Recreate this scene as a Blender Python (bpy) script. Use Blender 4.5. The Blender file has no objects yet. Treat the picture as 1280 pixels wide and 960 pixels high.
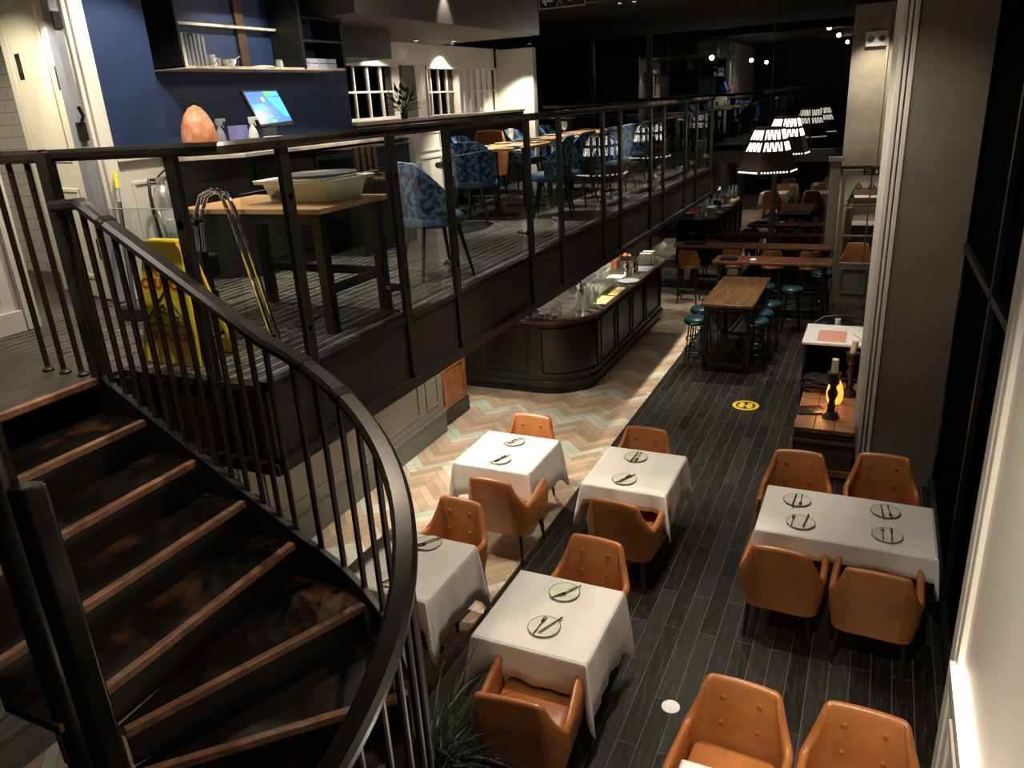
import bpy, math, random
from mathutils import Vector, Matrix
random.seed(7)
SC = bpy.context.scene
COL = SC.collection
PI = math.pi

# ------------------------------------------------------------------ camera
cam_d = bpy.data.cameras.new('camera'); cam = bpy.data.objects.new('camera', cam_d); COL.objects.link(cam)
R_ = Matrix(((0.90698575, -0.0964148, 0.40997687), (0.41739476, 0.33567326, -0.8444555), (-0.05620026, 0.9370313, 0.34469389)))
cam.matrix_world = Matrix.Translation((0, 0, 3.95)) @ R_.to_4x4()
cam_d.sensor_fit = 'HORIZONTAL'; cam_d.sensor_width = 36; cam_d.lens = 36*961/1280; cam_d.clip_start = .05; cam_d.clip_end = 120
SC.camera = cam
SC.view_settings.view_transform = 'Standard'; SC.view_settings.look = 'None'
SC.view_settings.gamma = 1; SC.view_settings.use_curve_mapping = False
SC.view_settings.exposure = 0.62

# ------------------------------------------------------------------ world
w = bpy.data.worlds.new('world'); SC.world = w; w.use_nodes = True
w.node_tree.nodes['Background'].inputs[0].default_value = (.55, .68, 1, 1)
w.node_tree.nodes['Background'].inputs[1].default_value = 0.0015

WARM = (1, .88, .72)
def spot(loc, tgt, power, angle=70, blend=.5, size=.05, color=WARM, parent=None):
    d = bpy.data.lights.new('spot_light', 'SPOT'); d.energy = power; d.spot_size = math.radians(angle); d.spot_blend = blend
    d.shadow_soft_size = size; d.color = color
    o = bpy.data.objects.new('spot_light', d); COL.objects.link(o)
    v = Vector(tgt)-Vector(loc); o.rotation_euler = v.to_track_quat('-Z', 'Y').to_euler(); o.location = loc
    return o
def area(loc, tgt, power, sx, sy, color=WARM):
    d = bpy.data.lights.new('area_light', 'AREA'); d.energy = power; d.shape = 'RECTANGLE'; d.size = sx; d.size_y = sy; d.color = color
    o = bpy.data.objects.new('area_light', d); COL.objects.link(o)
    v = Vector(tgt)-Vector(loc); o.rotation_euler = v.to_track_quat('-Z', 'Y').to_euler(); o.location = loc
    return o
# high ceiling spots over the dining floor
HIGH = [((-1.25, 4.9), (-1.75, 3.9), 330, 52), ((-1.2, 6.6), (-1.75, 6.2), 150, 50), ((-1.3, 5.4), (.0, 5.8), 120, 52),
        ((-2.2, 10.2), (-2.2, 9.9), 330, 66), ((-2.2, 12.6), (-2.1, 12.4), 380, 66), ((-1.0, 3.4), (-.4, 3.1), 90, 42),
        ((-.6, 8.6), (-.35, 8.9), 160, 60), ((-2.2, 14.4), (-2.2, 15.0), 170, 60), ((-1.3, 7.7), (-1.3, 8.2), 55, 75), ((-1.6,4.0),(-2.9,1.6),30,50)]
for (a, b, p, an) in HIGH: spot((a[0], a[1], 5.28), (b[0], b[1], 0), p, an)
# spots under the mezzanine
LOW = [((-3.7, 5.0), (-3.2, 5.7), 60, 84), ((-3.6, 6.3), (-3.3, 6.3), 150, 100), ((-4.1, 7.9), (-3.8, 7.9), 110, 110),
       ((-4.0, 10.4), (-3.9, 10.4), 110, 90), ((-4.0, 12.1), (-3.9, 12.1), 130, 90), ((-3.95, 13.5), (-3.9, 13.5), 70, 90), ((-5.0, 11.8), (-5.9, 11.6), 160, 120), ((-5.0, 9.6), (-5.9, 9.2), 60, 120), ((-4.15, 5.4), (-4.8, 5.6), 22, 110)]
for (a, b, p, an) in LOW: spot((a[0], a[1], 2.24), (b[0], b[1], 0), p, an, .7, .04)
# upper level spots
UP = [((-4.1, 4.0, 5.3), (-5.0, 4.2, 3.2), 100, 80), ((-4.5, 4.4, 5.3), (-5.0, 4.3, 3.9), 14, 50), ((-4.3, 5.7, 5.3), (-5.1, 5.7, 3.8), 75, 85),
      ((-6.0, 10.95, 4.78), (-6.1, 10.95, 3.0), 60, 112), ((-5.4, 12.2, 4.7), (-5.75, 12.9, 3.2), 110, 75), ((-4.48, 8.25, 5.2), (-4.58, 8.25, 4.2), 40, 60),
      ((-3.9, 3.3, 5.3), (-4.4, 2.9, 2.7), 50, 95), ((-3.3, 4.4, 5.3), (-3.3, 4.2, 2.7), 140, 75), ((-3.6, 5.9, 5.3), (-3.6, 5.9, 2.7), 110, 75), ((-3.7, 8.2, 4.72), (-3.9, 8.2, 3.4), 190, 85),
      ((-3.7, 10.6, 4.9), (-3.9, 10.6, 3.4), 190, 85), ((-5.5, 3.0, 4.6), (-5.6, 3.8, 3.4), 42, 130), ((-5.6, 9.0, 4.72), (-6.2, 9.2, 3.8), 50, 90), ((-5.2, 3.6, 4.7), (-4.8, 3.85, 3.4), 12, 90), ((-3.35, 1.75, 5.3), (-3.37, 2.8, 2.95), 110, 45)]
for (a, b, p, an) in UP: spot(a, b, p, an, .45, .03)
# pillar, column and right-hand wall
spot((-.3, 14.9, 5.2), (-.35, 15.6, 3.4), 170, 60, .8)
spot((-.3, 6.6, 5.2), (.25, 8.1, 2.2), 70, 70, .9)
spot((-.35, 7.7, 5.2), (.0, 8.2, 1.4), 75, 44, .8)
spot((-.15, 1.5, 5.3), (.62, 2.5, 2.2), 540, 58, .9)
spot((-4.0, 1.7, 2.2), (-4.8, 2.3, .2), 25, 100, .8)  # added low spot that lifts the dark wall under the landing
spot((-2.1, 3.0, 5.28), (-2.9, 1.9, 2), 90, 60, .4, .02, (1, .78, .56))
def point(loc, p, size=.06):
    d = bpy.data.lights.new('fill_light', 'POINT'); d.energy = p; d.color = WARM; d.shadow_soft_size = size
    o = bpy.data.objects.new('fill_light', d); COL.objects.link(o); o.location = loc
for (l, p) in (((-1.5, 6.5, 5.2), 6), ((-1.5, 10.5, 5.2), 9), ((-1.5, 1.5, 5.2), 6), ((-3.9, 6.5, 4.7), 8), ((-3.9, 3.2, 4.7), 5), ((-4.2, 11, 4.7), 6)): point(l, p)  # weak added fill points below the ceilings, no fixtures there

# ------------------------------------------------------------------ helpers
class MB:
    def __init__(s): s.v = []; s.f = []
    def add(s, v, f):
        n = len(s.v); s.v += [tuple(p) for p in v]; s.f += [tuple(i+n for i in q) for q in f]; return s
    def box(s, x0, x1, y0, y1, z0, z1, m=None):
        v = [Vector((x, y, z)) for z in (z0, z1) for y in (y0, y1) for x in (x0, x1)]
        if m is not None: v = [m @ p for p in v]
        return s.add(v, [(0, 2, 3, 1), (4, 5, 7, 6), (0, 1, 5, 4), (2, 6, 7, 3), (0, 4, 6, 2), (1, 3, 7, 5)])
    def bar(s, a, b, w, h):
        a = Vector(a); b = Vector(b); L = (b-a).length
        m = Matrix.Translation(a) @ (b-a).to_track_quat('Z', 'Y').to_matrix().to_4x4()
        return s.box(-w/2, w/2, -h/2, h/2, 0, L, m)
    def tube(s, pts, r, seg=10, cap=True):
        pts = [Vector(p) for p in pts]; n = len(pts); rs = r if isinstance(r, (list, tuple)) else [r]*n
        V = []; F = []; up = None
        for i, p in enumerate(pts):
            t = (pts[min(i+1, n-1)]-pts[max(i-1, 0)]).normalized()
            if up is None: up = Vector((0, 0, 1)) if abs(t.z) < .9 else Vector((1, 0, 0))
            a = t.cross(up).normalized(); up = a.cross(t).normalized()
            for k in range(seg):
                q = 2*PI*k/seg; V.append(p+(a*math.cos(q)+up*math.sin(q))*rs[i])
        for i in range(n-1):
            for k in range(seg):
                k2 = (k+1) % seg; F.append((i*seg+k, i*seg+k2, (i+1)*seg+k2, (i+1)*seg+k))
        if cap: F += [tuple(reversed(range(seg))), tuple(range((n-1)*seg, n*seg))]
        return s.add(V, F)
    def sweep(s, pts, w, h, rnd=.25):
        # rounded rectangular section swept with z up; section centre on the path
        pts = [Vector(p) for p in pts]; n = len(pts); c = min(w, h)*rnd
        sec = [(-w/2+c, -h/2), (w/2-c, -h/2), (w/2, -h/2+c), (w/2, h/2-c), (w/2-c, h/2), (-w/2+c, h/2), (-w/2, h/2-c), (-w/2, -h/2+c)]
        V = []; F = []
        for i, p in enumerate(pts):
            t = (pts[min(i+1, n-1)]-pts[max(i-1, 0)]); th = Vector((t.x, t.y, 0)).normalized(); side = Vector((th.y, -th.x, 0))
            up = side.cross(t.normalized()).normalized()
            k = 1
            if 0 < i < n-1:
                t1 = (p-pts[i-1]); t2 = (pts[i+1]-p); t1.z = t2.z = 0
                if t1.length > 1e-6 and t2.length > 1e-6: k = 1/max(.5, math.cos(t1.angle(t2)/2))
            for (a, b) in sec: V.append(p+side*a*k+up*b)
        for i in range(n-1):
            for k in range(8):
                k2 = (k+1) % 8; F.append((i*8+k, (i+1)*8+k, (i+1)*8+k2, i*8+k2))
        F += [tuple(range(8)), tuple(reversed(range((n-1)*8, n*8)))]
        return s.add(V, F)
    def lathe(s, prof, c=(0, 0, 0), seg=24, m=None):
        V = []; F = []; n = len(prof)
        for (r, z) in prof:
            for k in range(seg):
                q = 2*PI*k/seg; V.append(Vector((c[0]+r*math.cos(q), c[1]+r*math.sin(q), c[2]+z)))
        for i in range(n-1):
            for k in range(seg):
                k2 = (k+1) % seg; F.append((i*seg+k, i*seg+k2, (i+1)*seg+k2, (i+1)*seg+k))
        if m is not None: V = [m @ p for p in V]
        return s.add(V, F)
    def prism(s, poly, z0, z1):
        n = len(poly); V = [(x, y, z0) for x, y in poly]+[(x, y, z1) for x, y in poly]
        F = [tuple(reversed(range(n))), tuple(range(n, 2*n))]+[(i, (i+1) % n, n+(i+1) % n, n+i) for i in range(n)]
        return s.add(V, F)
    def slab(s, poly, a, b, axis):
        # polygon in a vertical plane: axis 'x' -> poly is (y,z), extruded x from a to b; 'y' -> poly is (x,z)
        n = len(poly)
        g = (lambda p, t: (t, p[0], p[1])) if axis == 'x' else (lambda p, t: (p[0], t, p[1]))
        V = [g(p, a) for p in poly]+[g(p, b) for p in poly]
        return s.add(V, [tuple(reversed(range(n))), tuple(range(n, 2*n))]+[(i, (i+1) % n, n+(i+1) % n, n+i) for i in range(n)])
    def grid(s, rows, closed=False):
        n = len(rows); m = len(rows[0]); F = []
        for i in range(n-1):
            for j in range(m if closed else m-1):
                j2 = (j+1) % m; F.append((i*m+j, i*m+j2, (i+1)*m+j2, (i+1)*m+j))
        return s.add([p for r in rows for p in r], F)
    def xf(s, m): s.v = [tuple(m @ Vector(p)) for p in s.v]; return s

def wloc(o):
    l = Vector((0, 0, 0))
    while o: l += o.location; o = o.parent
    return l
def build(mb, name, mat, parent=None, bevel=0, smooth=35, label=None, mats=None, mi=None):
    me = bpy.data.meshes.new(name); off = wloc(parent) if parent else None
    vs = mb.v; loc = Vector((0, 0, 0))
    if parent: vs = [(p[0]-off.x, p[1]-off.y, p[2]-off.z) for p in vs]
    else:
        xs = [p[0] for p in vs]; ys = [p[1] for p in vs]; zs = [p[2] for p in vs]
        loc = Vector(((min(xs)+max(xs))/2, (min(ys)+max(ys))/2, min(zs))); vs = [(p[0]-loc.x, p[1]-loc.y, p[2]-loc.z) for p in vs]
    me.from_pydata(vs, [], mb.f); 
    for m_ in (mats or [mat]): me.materials.append(m_)
    if mi: me.polygons.foreach_set('material_index', mi)
    import bmesh
    bm = bmesh.new(); bm.from_mesh(me); bmesh.ops.recalc_face_normals(bm, faces=bm.faces); bm.to_mesh(me); bm.free()
    me.polygons.foreach_set('use_smooth', [True]*len(me.polygons)); me.set_sharp_from_angle(angle=math.radians(smooth)); me.update()
    o = bpy.data.objects.new(name, me); COL.objects.link(o); o.location = loc
    if parent: o.parent = parent
    if bevel:
        b = o.modifiers.new('bevel', 'BEVEL'); b.width = bevel; b.segments = 2; b.limit_method = 'ANGLE'; b.angle_limit = math.radians(40)
    if label: o['label'] = label
    return o
def tag(o, label, cat, group=None, kind=None):
    o['label'] = label; o['category'] = cat
    if group: o['group'] = group
    if kind: o['kind'] = kind
    return o
def thing(name, label, cat, loc=(0, 0, 0), rz=0, group=None):
    o = bpy.data.objects.new(name, None); COL.objects.link(o); o.location = loc; o.rotation_euler = (0, 0, rz); o.empty_display_size = .05
    return tag(o, label, cat, group)
def struct(mb, name, mat, **k):
    o = build(mb, name, mat, **k); o['kind'] = 'structure'; return o
def copy_tree(o, parent=None):
    c = o.copy(); COL.objects.link(c)
    if parent: c.parent = parent
    for ch in list(o.children): copy_tree(ch, c)
    return c
def dup(o, loc, rz=None, label=None, group=None, rot=None):
    c = copy_tree(o); c.location = loc
    if rz is not None: c.rotation_euler = (0, 0, rz)
    if rot is not None: c.rotation_euler = rot
    if label: c['label'] = label
    if group: c['group'] = group
    return c
class Proto:
    """first place() moves the built thing, later ones copy it"""
    def __init__(s, o): s.o = o; s.used = False; s.base = list(o.children)
    def place(s, loc, rz, label, group=None, rot=None):
        if s.used: return dup(s.o, loc, rz, label, group, rot)
        s.used = True; s.o.location = loc; s.o.rotation_euler = rot or (0, 0, rz); s.o['label'] = label
        if group: s.o['group'] = group
        return s.o

# ------------------------------------------------------------------ materials
def M(name, c, rough=.5, metal=0, c2=None, scale=8, emit=None, es=0, stretch=None, bump=0, bscale=60, spec=.5, detail=4, coat=0, lo=.35, hi=.65, rvar=0):
    m = bpy.data.materials.new(name); m.use_nodes = True; nt = m.node_tree; N = nt.nodes; L = nt.links; b = N['Principled BSDF']
    b.inputs['Base Color'].default_value = (*c, 1); b.inputs['Roughness'].default_value = rough; b.inputs['Metallic'].default_value = metal
    b.inputs['Specular IOR Level'].default_value = spec; b.inputs['Coat Weight'].default_value = coat
    tc = N.new('ShaderNodeTexCoord'); mp = N.new('ShaderNodeMapping'); L.new(tc.outputs['Object'], mp.inputs[0])
    if stretch: mp.inputs['Scale'].default_value = stretch
    no = N.new('ShaderNodeTexNoise'); no.inputs['Scale'].default_value = scale; no.inputs['Detail'].default_value = detail; L.new(mp.outputs[0], no.inputs['Vector'])
    if c2 is None: c2 = tuple(x*.86 for x in c)
    rp = N.new('ShaderNodeValToRGB'); rp.color_ramp.elements[0].position = lo; rp.color_ramp.elements[1].position = hi
    rp.color_ramp.elements[0].color = (*c, 1); rp.color_ramp.elements[1].color = (*c2, 1)
    L.new(no.outputs['Fac'], rp.inputs[0]); L.new(rp.outputs[0], b.inputs['Base Color'])
    if rvar:
        mr = N.new('ShaderNodeMapRange'); mr.inputs[3].default_value = max(.03, rough-rvar); mr.inputs[4].default_value = rough+rvar
        L.new(no.outputs['Fac'], mr.inputs[0]); L.new(mr.outputs[0], b.inputs['Roughness'])
    if bump:
        n2 = N.new('ShaderNodeTexNoise'); n2.inputs['Scale'].default_value = bscale; L.new(mp.outputs[0], n2.inputs['Vector'])
        bu = N.new('ShaderNodeBump'); bu.inputs['Strength'].default_value = bump; bu.inputs['Distance'].default_value = .01
        L.new(n2.outputs['Fac'], bu.inputs['Height']); L.new(bu.outputs[0], b.inputs['Normal'])
    if emit: b.inputs['Emission Color'].default_value = (*emit, 1); b.inputs['Emission Strength'].default_value = es
    return m
def glass_mat(name, tint=(.92, .97, .95), refl=.1, rough=.02, body=0.0, bodycol=(.5, .6, .6), grz=.7):
    m = bpy.data.materials.new(name); m.use_nodes = True; nt = m.node_tree; N = nt.nodes; L = nt.links; N.remove(N['Principled BSDF'])
    out = N['Material Output']; t = N.new('ShaderNodeBsdfTransparent'); t.inputs[0].default_value = (*tint, 1)
    g = N.new('ShaderNodeBsdfGlossy'); g.inputs['Roughness'].default_value = rough
    lw = N.new('ShaderNodeLayerWeight'); pw_ = N.new('ShaderNodeMath'); pw_.operation = 'POWER'; pw_.inputs[1].default_value = 4; L.new(lw.outputs[1], pw_.inputs[0])
    fr = N.new('ShaderNodeMath'); fr.operation = 'MULTIPLY'; fr.inputs[1].default_value = grz; L.new(pw_.outputs[0], fr.inputs[0])
    ad = N.new('ShaderNodeMath'); ad.operation = 'ADD'; ad.inputs[1].default_value = refl; ad.use_clamp = True; L.new(fr.outputs[0], ad.inputs[0])
    mx = N.new('ShaderNodeMixShader'); L.new(ad.outputs[0], mx.inputs[0]); L.new(t.outputs[0], mx.inputs[1]); L.new(g.outputs[0], mx.inputs[2])
    if body:
        d = N.new('ShaderNodeBsdfDiffuse'); d.inputs[0].default_value = (*bodycol, 1); m2 = N.new('ShaderNodeMixShader'); m2.inputs[0].default_value = body
        L.new(mx.outputs[0], m2.inputs[1]); L.new(d.outputs[0], m2.inputs[2]); L.new(m2.outputs[0], out.inputs[0])
    else: L.new(mx.outputs[0], out.inputs[0])
    return m
def plank_mat(name, c1, c2, mortar, wid, length, rough=.4, wear=(.1, .09, .07), wamt=.5, alongY=True, ms=.003):
    m = bpy.data.materials.new(name); m.use_nodes = True; nt = m.node_tree; N = nt.nodes; L = nt.links; b = N['Principled BSDF']
    g = N.new('ShaderNodeNewGeometry'); mp = N.new('ShaderNodeMapping'); L.new(g.outputs['Position'], mp.inputs[0])
    if alongY: mp.inputs['Rotation'].default_value = (0, 0, PI/2)
    br = N.new('ShaderNodeTexBrick'); L.new(mp.outputs[0], br.inputs['Vector'])
    br.inputs['Color1'].default_value = (*c1, 1); br.inputs['Color2'].default_value = (*c2, 1); br.inputs['Mortar'].default_value = (*mortar, 1)
    br.inputs['Scale'].default_value = 1; br.inputs['Brick Width'].default_value = length; br.inputs['Row Height'].default_value = wid
    br.inputs['Mortar Size'].default_value = ms; br.inputs['Mortar Smooth'].default_value = .3; br.offset = .37; br.inputs['Bias'].default_value = -.2
    mp2 = N.new('ShaderNodeMapping'); L.new(mp.outputs[0], mp2.inputs[0]); mp2.inputs['Scale'].default_value = (1.2, 9, 1)
    no = N.new('ShaderNodeTexNoise'); no.inputs['Scale'].default_value = 4; no.inputs['Detail'].default_value = 8; no.inputs['Roughness'].default_value = .7; L.new(mp2.outputs[0], no.inputs['Vector'])
    rp = N.new('ShaderNodeValToRGB'); rp.color_ramp.elements[0].position = .5; rp.color_ramp.elements[1].position = .78; L.new(no.outputs['Fac'], rp.inputs[0])
    mu = N.new('ShaderNodeMath'); mu.operation = 'MULTIPLY'; mu.inputs[1].default_value = wamt; L.new(rp.outputs[0], mu.inputs[0])
    mx = N.new('ShaderNodeMixRGB'); L.new(mu.outputs[0], mx.inputs[0]); L.new(br.outputs['Color'], mx.inputs[1]); mx.inputs[2].default_value = (*wear, 1)
    L.new(mx.outputs[0], b.inputs['Base Color'])
    mr = N.new('ShaderNodeMapRange'); mr.inputs[3].default_value = rough-.12; mr.inputs[4].default_value = rough+.2; L.new(no.outputs['Fac'], mr.inputs[0]); L.new(mr.outputs[0], b.inputs['Roughness'])
    bu = N.new('ShaderNodeBump'); bu.inputs['Strength'].default_value = .25; bu.inputs['Distance'].default_value = .004; L.new(no.outputs['Fac'], bu.inputs['Height']); L.new(bu.outputs[0], b.inputs['Normal'])
    return m

m_floor = plank_mat('dark_planks', (.007, .0065, .0055), (.026, .024, .02), (.13, .115, .09), .135, 1.25, .32, (.07, .066, .054), .5, ms=.0022)  # pale joint colour stands in for reflections along the plank gaps
m_upfloor = plank_mat('grey_planks', (.012, .011, .010), (.06, .053, .045), (.3, .27, .22), .085, .8, .4, (.24, .22, .19), .7, ms=.005)
m_landing = plank_mat('landing_planks', (.05, .042, .03), (.062, .052, .038), (.03, .026, .02), .2, 1.4, .38, (.09, .075, .055), .3)
HB = [(.5, .37, .25), (.57, .43, .3), (.43, .32, .22), (.5, .47, .37), (.5, .56, .46), (.62, .62, .51)]
m_hb = [M('parquet_tile', c, .38, c2=tuple(x*.8 for x in c), scale=3, stretch=(1, 1, 1)) for c in HB]
m_grout = M('grout', (.16, .11, .07), .7)
m_black = M('black_paint', (.006, .006, .006), .42, c2=(.009, .009, .008))
m_fascia = M('black_steel_fascia', (.008, .0076, .007), .5, c2=(.011, .010, .009), scale=2)
m_steel = M('blackened_steel', (.035, .034, .031), .24, .7, c2=(.065, .06, .054), scale=6, rvar=.08)
m_balu = M('brown_black_bar', (.013, .009, .007), .4, .1, c2=(.032, .014, .009), scale=3, stretch=(1, 1, .3))
m_rail = M('worn_handrail', (.012, .0105, .009), .28, c2=(.05, .028, .012), scale=5, lo=.5, hi=.72, rvar=.1)
m_rail2 = M('stair_handrail', (.014, .0135, .0125), .34, c2=(.024, .022, .019), scale=4, rvar=.1)
m_tread = M('worn_black_tread', (.006, .005, .0045), .26, c2=(.15, .065, .022), scale=2.4, stretch=(1, 1, 1), detail=10, lo=.56, hi=.74, rvar=.12)
m_nosing = M('worn_copper_nosing', (.34, .17, .1), .32, c2=(.18, .085, .045), scale=14, coat=.2)
m_riser = M('black_riser', (.008, .007, .006), .4, c2=(.014, .011, .009))
m_white = M('white_paint', (.74, .71, .64), .5, c2=(.7, .67, .6), scale=1.5)
m_cream = M('cream_door_paint', (.72, .68, .54), .45, c2=(.69, .64, .5), scale=1.5)
m_blue = M('navy_wall', (.013, .030, .088), .5, c2=(.017, .037, .105), scale=3, bump=.1)
m_grayw = M('grey_panel_paint', (.2, .19, .155), .42, c2=(.18, .17, .14), scale=2)
m_green = M('grey_green_paint', (.13, .14, .12), .5)
m_conc = M('mottled_plaster', (.42, .37, .28), .65, c2=(.28, .25, .19), scale=2.2, detail=6, bump=.1)
m_colf = M('dark_plaster', (.2, .175, .13), .65, c2=(.16, .14, .105), scale=2.2, detail=6)
m_ceil = M('dark_ceiling', (.085, .072, .055), .7, c2=(.07, .06, .046), scale=1)
m_soff = M('brown_black_soffit', (.1, .082, .06), .6, c2=(.08, .065, .048), scale=1.4, stretch=(1, .2, 1))
m_beam = M('black_beam', (.01, .01, .01), .5)
m_face = M('charcoal_bulkhead', (.045, .043, .04), .6)
m_cloth = M('white_tablecloth', (.78, .75, .7), .8, c2=(.74, .71, .66), scale=5, bump=.12, bscale=9)
m_leather = M('tan_leather', (.42, .155, .042), .34, c2=(.29, .1, .026), scale=3.5, bump=.12, bscale=120, coat=.08)
m_leather2 = M('tan_leather_piping', (.4, .13, .035), .4)
m_legs = M('black_wood', (.012, .01, .009), .35)
m_plate = M('stoneware_glaze', (.8, .76, .66), .22, c2=(.7, .66, .55), scale=14)
m_platerim = M('dark_plate_rim', (.05, .045, .04), .3)
m_silver = M('cutlery_steel', (.42, .4, .36), .22, 1)
m_chrome = M('chrome', (.75, .74, .7), .08, 1)
m_satin = M('satin_steel', (.7, .68, .64), .3, .7)
m_brass = M('brass', (.5, .33, .12), .3, 1)
m_wood = M('table_wood', (.16, .085, .035), .32, c2=(.09, .045, .018), scale=4, stretch=(6, .8, 1), detail=7, coat=.2)
m_woodr = M('red_brown_wood', (.17, .07, .034), .28, c2=(.09, .036, .017), scale=4, stretch=(.8, 6, 1), detail=7, coat=.3)
m_oak = M('light_oak', (.5, .29, .12), .4, c2=(.4, .22, .09), scale=4, stretch=(1, 8, 1), detail=6)
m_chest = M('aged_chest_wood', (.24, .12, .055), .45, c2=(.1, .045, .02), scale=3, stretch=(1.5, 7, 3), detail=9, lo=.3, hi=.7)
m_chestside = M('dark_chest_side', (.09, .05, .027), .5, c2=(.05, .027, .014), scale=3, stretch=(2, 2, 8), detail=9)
m_copper = M('copper_stained_wood', (.34, .13, .045), .3, c2=(.2, .07, .025), scale=4, stretch=(3, 3, 1), detail=7, coat=.4)
m_bar = M('bar_black_panel', (.014, .0125, .0105), .32, c2=(.010, .009, .0078), scale=4, stretch=(8, 8, 1))
m_marble = M('pale_marble', (.66, .6, .5), .2, c2=(.42, .36, .28), scale=5, detail=8, lo=.5, hi=.62)
m_bartop = M('dark_stone_top', (.03, .028, .025), .18, c2=(.09, .085, .075), scale=7, detail=8)
m_baredge = M('brown_bar_edge', (.1, .055, .035), .3, coat=.3)
m_teal = M('teal_leather', (.008, .05, .068), .35, c2=(.006, .036, .05), scale=4)
m_velvet = M('blue_patterned_velvet', (.01, .025, .07), .6, c2=(.11, .25, .5), scale=20, detail=3, lo=.46, hi=.56)
m_velvet2 = M('blue_velvet', (.02, .055, .13), .6, c2=(.035, .085, .17), scale=8)
m_yellow = M('yellow_plastic', (.85, .62, .03), .4, c2=(.8, .55, .02), scale=4)
m_red = M('red_print', (.6, .03, .02), .5)
m_redl = M('red_enamel', (.8, .02, .02), .3)
m_ink = M('black_print', (.01, .01, .01), .6)
m_whitep = M('white_plastic', (.8, .8, .78), .35)
m_greyp = M('grey_plastic', (.25, .27, .3), .4)
m_tub = M('white_tub_plastic', (.7, .68, .6), .35)
m_tray = M('dark_grey_tray', (.06, .062, .06), .5, bump=.3, bscale=200)
m_clear = glass_mat('clear_glass', (.96, .98, .98), .05)
m_balglass = glass_mat('balustrade_glass', (.9, .94, .92), .035, .01)
m_drink = glass_mat('drinking_glass', (.92, .95, .93), .26, .08, .16, (.9, .95, .88))
m_side = glass_mat('side_window_glass', (.12, .13, .13), .0, .02, grz=.06)
m_facade = glass_mat('facade_glass', (.35, .4, .42), .16, .0)
m_winglass = glass_mat('dark_window_glass', (.25, .27, .27), .08, .02)
m_gedge = M('glass_edge', (.45, .6, .55), .2)
m_mullion = M('dark_mullion', (.014, .014, .013), .4)
m_void = M('night_outside', (.0015, .0015, .0015), .9, spec=0)
m_lit = M('lamp_disc', (1, 1, 1), .5, emit=(1, .88, .7), es=14)
m_litdim = M('lamp_disc_dim', (1, 1, 1), .5, emit=(1, .88, .7), es=8)
m_ledstrip = M('led_strip', (1, 1, 1), .5, emit=(1, .86, .66), es=9)
m_slot = M('lit_perforation', (1, 1, 1), .5, emit=(1, .9, .74), es=3)
m_shade = M('dark_leather_shade', (.045, .022, .016), .5)
m_salt = M('pink_salt', (.55, .17, .06), .6, c2=(.75, .42, .26), scale=12, detail=8, bump=.8, bscale=14, emit=(1, .3, .08), es=.05)
m_candle = M('ivory_wax', (.75, .66, .5), .5)
m_glow = M('amber_lamp_glass', (.9, .4, .08), .4, emit=(1, .36, .05), es=1.1)
m_pewter = M('black_turned_wood', (.016, .012, .01), .3)
m_leaf = M('dark_green_leaf', (.01, .018, .009), .5, c2=(.018, .028, .013), scale=3)
m_pot = M('black_pot', (.02, .02, .02), .5)
m_paper = M('white_paper', (.82, .78, .7), .7)
m_paper2 = M('pink_paper', (.65, .3, .22), .7)
m_menu = M('black_menu_cover', (.012, .012, .014), .3)
m_purple = M('lilac_box', (.25, .26, .6), .5)
m_subway = None
def subway():
    m = plank_mat('subway_tile', (.66, .64, .55), (.7, .67, .58), (.35, .33, .28), .1, .2, .3, (.7, .67, .58), .1, False, .004)
    mp = [n for n in m.node_tree.nodes if n.type == 'MAPPING'][0]; mp.inputs['Rotation'].default_value = (PI/2, 0, 0); return m
m_subway = subway()
m_screen = M('screen_blue', (.02, .05, .2), .2, emit=(.12, .3, .95), es=.9)
m_screen2 = M('screen_cyan', (.02, .2, .2), .2, emit=(.1, .75, .95), es=.9)
m_screen3 = M('screen_green', (.02, .2, .05), .2, emit=(.2, .85, .35), es=.9)
m_screen4 = M('screen_red', (.2, .02, .02), .2, emit=(.9, .15, .2), es=.8)
m_screen5 = M('screen_white', (.2, .2, .2), .2, emit=(.9, .95, 1), es=1)
m_signlit = M('sign_white', (.6, .6, .58), .5)
m_red_panel = M('dark_red_panel', (.25, .04, .025), .4)
m_matyellow = M('yellow_bar_mat', (.8, .62, .08), .6, c2=(.62, .55, .4), scale=12, lo=.5, hi=.53, detail=2)

def text(s, size, mat, parent, mtx, name='lettering', ext=.001, align='CENTER', bold=0):
    c = bpy.data.curves.new(name, 'FONT'); c.body = s; c.size = size; c.extrude = ext; c.align_x = align; c.align_y = 'CENTER'; c.offset = bold
    t = bpy.data.objects.new(name, c); COL.objects.link(t); dg = bpy.context.evaluated_depsgraph_get(); dg.update()
    me = bpy.data.meshes.new_from_object(t.evaluated_get(dg)); bpy.data.objects.remove(t)
    me.materials.clear(); me.materials.append(mat); me.transform(mtx)
    o = bpy.data.objects.new(name, me); COL.objects.link(o)
    if parent: me.transform(Matrix.Translation(-wloc(parent))); o.parent = parent
    return o
def panel_frame(mb, axis, face, a0, a1, z0, z1, w=.03, d=.012, out=1):
    """raised rectangular moulding lying on a vertical plane; axis 'x': plane x=face, a = y range; 'y': plane y=face, a = x range"""
    for (p0, p1, q0, q1) in ((a0, a1, z0, z0+w), (a0, a1, z1-w, z1), (a0, a0+w, z0+w, z1-w), (a1-w, a1, z0+w, z1-w)):
        lo, hi = sorted((face, face+d*out))
        if axis == 'x': mb.box(lo, hi, p0, p1, q0, q1)
        else: mb.box(p0, p1, lo, hi, q0, q1)
    return mb

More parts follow.
